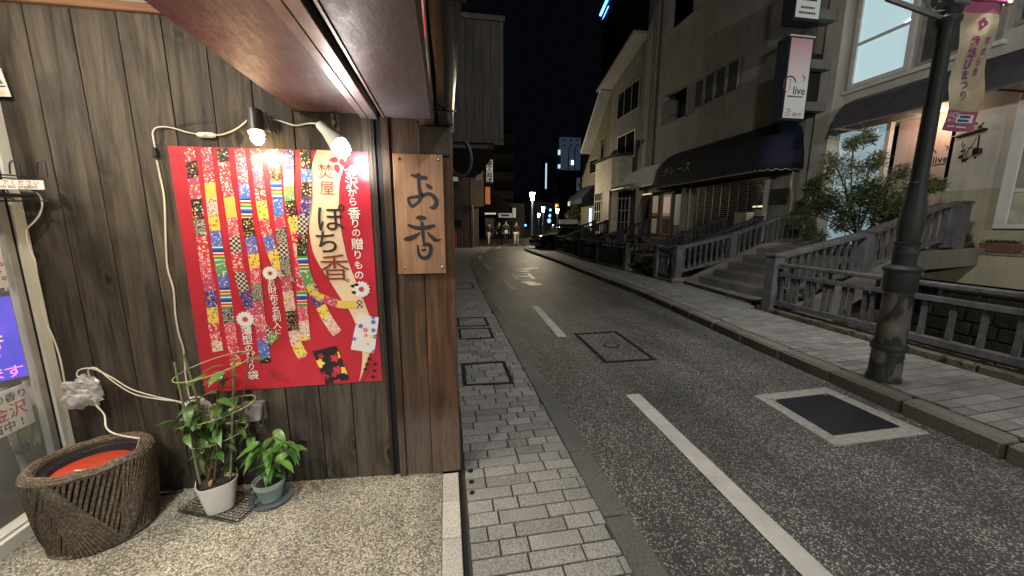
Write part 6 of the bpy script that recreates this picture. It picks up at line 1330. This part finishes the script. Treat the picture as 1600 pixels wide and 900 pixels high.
for i in range(6): bulb(gs, (s38(758+3*i,334).x, 37.6, s38(760,334).z), .09, 'lit_warm')
ws = thing('white_shop_sign', 'wide white shop sign over the dark doorway', 'sign', (5, 37.5, 2)); a, b = s38(779,333,37.4), s38(800,340,37.4); bx('panel', 'sign_lit_white', ws, (a.x, 37.4, b.z), (b.x, 37.5, a.z)); mb = MB(); print_row(mb, ((a.x+b.x)/2, 37.39, (a.z+b.z)/2), (b.x-a.x)*.6, .2, EX, EZ, 3); mb.build('lettering', 'ink_black', ws, kind='stuff')
ws = thing('lit_corner_sign', 'small glowing white sign at the corner of the gabled shop', 'sign', (6.8, 37.5, 2)); a, b = s38(801,325,37.4), s38(806,340,37.4); bx('panel', 'sign_lit_white', ws, (a.x, 37.4, b.z), (b.x, 37.5, a.z)); 
# far row
def far_block(name, lab, u0, u1, vt, Y, mat, wins=None, vb=375, dep=1.2):
    t_ = thing(name, lab, 'building', (W((u0+u1)/2, 350, Y).x, Y, 0)); a = W(u0, vt, Y); b = W(u1, vt, Y); bx('wall', mat, t_, (a.x, Y, -.5), (b.x, Y+dep, a.z))
    for (ua, ub, va, vb_, m_) in (wins or []): p, q = W(ua, va, Y-.1), W(ub, vb_, Y-.1); bx('window', m_, t_, (p.x, Y-.1, q.z), (q.x, Y-.02, p.z))
    return t_
far_block('white_tower', 'tall pale block with two rows of small vents, lit blue-white', 876, 908, 214, 95, 'far_white_glow', [(880,884,218,220,'dark_glass'),(890,894,218,220,'dark_glass'),(900,904,218,220,'dark_glass'),(880,884,226,228,'dark_glass'),(890,894,226,228,'dark_glass'),(900,904,226,228,'dark_glass'),(893,896,251,257,'white_light'),(888.4,888.8,230,265,'dark_block'),(898,898.4,230,265,'dark_block')])
far_block('brown_block', 'dark brown windowless block in front of the pale tower', 876, 908, 265.5, 85, 'far_brown')
far_block('narrow_white_block', 'narrow pale block with lit blue windows left of the tower', 864, 876, 243, 90, 'far_white', [(872,875.5,234+0,242,'lit_window_far'),(872,875.5,257,263,'lit_window_far')]+[(865+3.3*i,867.2+3.3*i,276+22*j,283+22*j,'dark_glass') for i in range(3) for j in range(2)]+[(868,870.5,319,325,'lit_orange'),(872,874.5,319,325,'lit_orange')])
far_block('dark_glass_block', 'dark block with a thin vertical light strip', 848, 864, 246, 100, 'dark_tower', [(852.5,854,255,295,'lit_window_far')])
far_block('low_pale_block', 'low pale block behind the first far street lamp', 806, 828, 306, 70, 'far_brown', [(812,814,320,324,'dark_glass'),(820,822,320,324,'dark_glass')])
far_block('pale_house_row', 'dim pale house row under the far lamps', 828, 862, 315, 75, 'far_white', [(835,841,330,336,'dark_glass'),(850,856,330,336,'dark_glass')])
far_block('slim_dark_block', 'slim dark block behind the yellow gabled house', 908, 922, 270, 60, 'dark_tower', [(909,912,273,279,'far_white'),(910,914,294,306,'far_white')])
far_block('dark_street_block', 'dark two storey street block with a blue lit doorway', 918, 934, 245, 40, 'dark_block', [(932,934,262,270,'lit_window_far'),(921,925,300,310,'curtain_glass')])
tw = thing('high_rise_tower', 'very tall dark tower with faint balcony bands and blue neon at its top', 'building', (28, 62, 0))
tx = W(1020, 200, 46).x; ty2 = tx/W(937, 200, 1).x
bx('shaft', 'dark_tower', tw, (tx, 46, 0), (tx+14, ty2, 52))
for i in range(26):
    z = 9+1.62*i; bx('balcony_band', 'far_brown', tw, (tx-.45, 46, z), (tx-.002, ty2-.2, z+.7))
p = XP(938, 24, tx-.6); q = XP(952, -8, tx-.6); ne = thing('neon_sign', 'slanting blue neon sign high on the dark tower', 'sign', tuple(p)); MB().beam(p, q, .28, .28).build('neon_tube', 'neon_blue', ne); MB().beam(p+Vector((.3,0,-.8)), q+Vector((.3,0,-.8)), .1, .1).build('neon_tube', 'blue_light', ne)
# small box behind: white hanging sign on far right row
ws = thing('far_vertical_sign', 'small pale vertical sign far down the right side', 'sign', (17, 50, 3)); p, q = W(902,278,48), W(906,298,48); bx('panel', 'far_white_glow', ws, (p.x, 48, q.z), (q.x, 48.2, p.z)); mb = MB(); print_row(mb, ((p.x+q.x)/2, 47.98, p.z-.9), .2, .25, EX, EZ, 2); mb.build('lettering', 'ink_black', ws, kind='stuff')
navy = thing('small_navy_awning', 'small navy awning beyond the bay window', 'awning', (9, 25, 3)); p = XP(926,318,8.6); MB().prism([(9.5,23.2,4.0),(8.6,23.2,3.1),(8.6,23.2,2.8),(9.5,23.2,3.0)], (0,2.6,0)).build('canopy', 'navy_fabric', navy); bx('valance', 'white_print', navy, (8.57, 25.4, 2.75), (8.6, 25.8, 3.05))
bd = bx('blue_doorway', 'blue_light', None, (9.42, 23.6, 1.3), (9.49, 23.85, 2.5)); tag(bd, 'narrow glowing blue doorway panel under the small navy awning', 'lit panel')
# ------------------------------------------------------------------ far street lamps
def far_lamp(u, v_base, v_top, lab, watt, Y=None, first=[None]):
    g = GZ(u, v_base, .12); top = W(u, v_top, g.y); h = top.z-.12; t_ = thing('street_lamp', lab, 'street lamp', tuple(g), group='lit street lamps down the street')
    MB().lathe([(.11,0),(.10,.5),(.12,.55),(.06,.7),(.05,h-.75),(.09,h-.72)], g, 12).build('pole', 'lamp_green', t_, smooth_=True)
    MB().lathe([(.09,h-.70),(.10,h-.68),(.165,h-.24),(.16,h-.22)], g, 8).build('glass', 'street_bulb', t_); MB().lathe([(.24,h-.2),(.22,h-.16),(.1,h-.04),(.02,h)], g, 8).build('cap', 'lamp_green', t_)
    lamp('street_lamp_light', tuple(g+Vector((0,-.32,h-.42))), watt, (1, .84, .58), .12)
far_lamp(831, 383, 296, 'nearest lit street lamp at the bend of the pavement', 260)
far_lamp(848, 372, 320, 'second lit street lamp, down the street behind the first', 80)
far_lamp(870, 370, 323, 'lit street lamp farthest right in the distance', 60)
far_lamp(841.5, 366.5, 331, 'smallest lit street lamp in the distance', 50)
for (u, v, m_, r) in [(860,328,'blue_light',.22),(859,337,'blue_light',.25),(858,345,'lit_window_far',.4),(864,352,'white_light',.12),(848,350,'white_light',.1),(821,352,'blue_light',.2)]:
    p = W(u, v, 68); tag(MB().lathe([(r*.5,-r),(r,0),(r*.5,r)], p, 8).build('distant_light', m_), {(860,328):'tiny blue light highest among the far lamps',(859,337):'tiny blue light just under the highest blue one',(858,345):'pale blue glow lowest among the far lamps',(864,352):'tiny white light right of the pale blue glow',(848,350):'tiny white light left of the pale blue glow',(821,352):'tiny blue light left of the nearest lit street lamp'}[(u, v)], 'light', 'tiny distant lights')
# low hedge wall in the distance
tag(bx('distant_parapet', 'dark_block', None, (6, 42, 0), (22, 42.4, .9)), 'dark low parapet across the end of the street', 'wall')
# ------------------------------------------------------------------ dark car and small tree
cr = thing('parked_car', 'black car parked behind the far railing', 'car', (7.3, 21, .2))
cx, cy = 6.9, 20.9
body = [(-2.0,.35),(-2.05,.75),(-1.9,.95),(-1.1,1.02),(-.55,1.42),(.75,1.45),(1.45,1.05),(1.95,.95),(2.05,.6),(2.0,.35)]
ca, sa = math.cos(R_(12)), math.sin(R_(12))
def cpz(x, w_, z): return (cx+x*ca-w_*sa, cy+x*sa+w_*ca, z-.1)
mb = MB(); mb.prism([cpz(x, -.82, z) for x, z in body], Vector(cpz(0,.82,0))-Vector(cpz(0,-.82,0))); mb.build('body', 'car_black', cr, bevel=.06, smooth_=True)
for s_ in (-.826, .826): mb = MB(); mb.prism([cpz(x, s_, z) for x, z in [(-1.0,1.03),(-.5,1.36),(.7,1.38),(1.25,1.06)]], (0,0,.001)); mb.build('side_window', 'dark_glass', cr)
for x in (-1.3, 1.3):
    for s_ in (-.84,.62): MB().cyl(cpz(x,s_,.36), cpz(x,s_+.22,.36), .33, n=18).build('wheel', 'tyre', cr)
for s_ in (-.6,.6): MB().lathe([(.09,-.03),(.09,.03)], cpz(-2.0,s_,.78), 10).build('headlight', 'steel', cr)
bx('roof_sign', 'white_print', cr, (cx-.5, cy-.3, 1.5), (cx+.55, cy-.1, 1.75))
bx('car_park', 'kerb_concrete', None, (5.95, 18.8, .0), (9.0, 26, .118), kind='structure')
tp = W(905, 350, 27); p0 = (tp.x, 27, .2)
shrub('street_tree', 'small dark evergreen tree beyond the parked car', [('crown','bush_dark',[((tp.x-.6,27,2.1),.5,.5,.45),((tp.x,27,2.6),.7,.6,.5),((tp.x+.5,27,3.1),.6,.6,.45),((tp.x+.9,27,2.3),.6,.6,.5),((tp.x-.3,27,3.2),.5,.5,.4)],1500,.16,.22)], [(p0,(tp.x,27,2.4),.08),((tp.x,27,1.4),(tp.x+.7,27,2.5),.05),((tp.x,27,1.5),(tp.x-.5,27,2.3),.04)], 'tree')
# ------------------------------------------------------------------ people
def person(lab, u, v, top_c, leg_c, pose=0, face=0, h=1.62):
    g = GZ(u, v, -.01); t_ = thing('person', lab, 'person', tuple(g), group='pedestrians crossing at the bend'); s_ = h/1.7
    def skin(name, mat, verts, edges, radii, root=0):
        me = bpy.data.meshes.new(name); ca_, sa_ = math.cos(face), math.sin(face)
        me.from_pydata([((x*ca_-y*sa_)*s_, (x*sa_+y*ca_)*s_, z*s_) for x, y, z in verts], edges, []); o = bpy.data.objects.new(name, me); C.objects.link(o)
        o.modifiers.new('s','SKIN'); o.modifiers.new('u','SUBSURF').levels = 1
        for i, r in enumerate(radii): me.skin_vertices[0].data[i].radius = (r*s_, r*s_); me.skin_vertices[0].data[i].use_root = (i == root)
        dg = bpy.context.evaluated_depsgraph_get(); m2 = bpy.data.meshes.new_from_object(o.evaluated_get(dg)); bpy.data.objects.remove(o); m2.name = name; m2.materials.clear(); m2.materials.append(MATS[mat]); m2.polygons.foreach_set('use_smooth', [True]*len(m2.polygons))
        o = bpy.data.objects.new(name, m2); C.objects.link(o); o.parent = t_; return o
    st = .14*pose
    V = [(0,0,.93),(0,0,1.12),(0,0,1.32),(0,0,1.45),(0,-.01,1.53),(0,-.02,1.63), (-.09,0,.88),(-.10,-st,.50),(-.10,-st*.2-.02,.09),(-.10,-st*.2-.14,.03), (.09,0,.88),(.10,st,.50),(.10,st*1.9,.10),(.10,st*1.9-.12,.03),
         (-.19,0,1.38),(-.25,.02,1.12),(-.22,-.08,.90),(-.21,-.11,.82), (.19,0,1.38),(.25,.02,1.12),(.22,-.08,.90),(.21,-.11,.82)]
    E_ = [(0,1),(1,2),(2,3),(3,4),(4,5),(0,6),(6,7),(7,8),(8,9),(0,10),(10,11),(11,12),(12,13),(2,14),(14,15),(15,16),(16,17),(2,18),(18,19),(19,20),(20,21)]
    Rr = [.12,.12,.14,.06,.055,.10,.08,.055,.038,.035,.08,.055,.038,.035,.055,.042,.03,.03,.055,.042,.03,.03]
    skin('body', 'skin', V, E_, Rr)
    skin('jacket', top_c, [V[i] for i in (0,1,2,3,14,15,16,18,19,20)], [(0,1),(1,2),(2,3),(2,4),(4,5),(5,6),(2,7),(7,8),(8,9)], [.16,.155,.17,.09,.08,.065,.05,.08,.065,.05])
    skin('trousers', leg_c, [V[i] for i in (0,6,7,8,10,11,12)], [(0,1),(1,2),(2,3),(0,4),(4,5),(5,6)], [.135,.10,.078,.065,.10,.078,.065])
    skin('hair', 'hair', [(0,0,1.56),(0,0,1.66),(0,.01,1.72)], [(0,1),(1,2)], [.07,.105,.06])
    bx('shoe', 'dark_cloth', t_, (-.14,-st*.2-.17,0), (-.06,-st*.2+.05,.08)).matrix_parent_inverse = Matrix.Identity(4); bx('shoe', 'dark_cloth', t_, (.06,st*1.9-.17,0), (.14,st*1.9+.05,.08)).matrix_parent_inverse = Matrix.Identity(4)
    return t_
person('leftmost walker in a dark jacket and pale trousers', 764.5, 383.5, 'dark_cloth', 'pale_cloth', 1, .3, 1.6)
person('walker in dark clothes just left of the pair in the middle', 780, 383.8, 'dark_cloth', 'navy_cloth', -1, .1, 1.66)
p_ = person('tall walker in black holding a pale bag', 790.5, 384.2, 'dark_cloth', 'dark_cloth', .6, 0, 1.72)
person('rightmost walker in a dark coat and pale pink trousers', 806.5, 384.2, 'dark_cloth', 'pale_cloth', .7, -.2, 1.66)
bgp = W(789, 362, 24.9); tag(bx('handbag', 'bag_white', None, (bgp.x-.05, 24.9, bgp.z-.14), (bgp.x+.18, 25.0, bgp.z+.1), bevel=.02), 'pale handbag carried by the tall walker in black', 'bag')
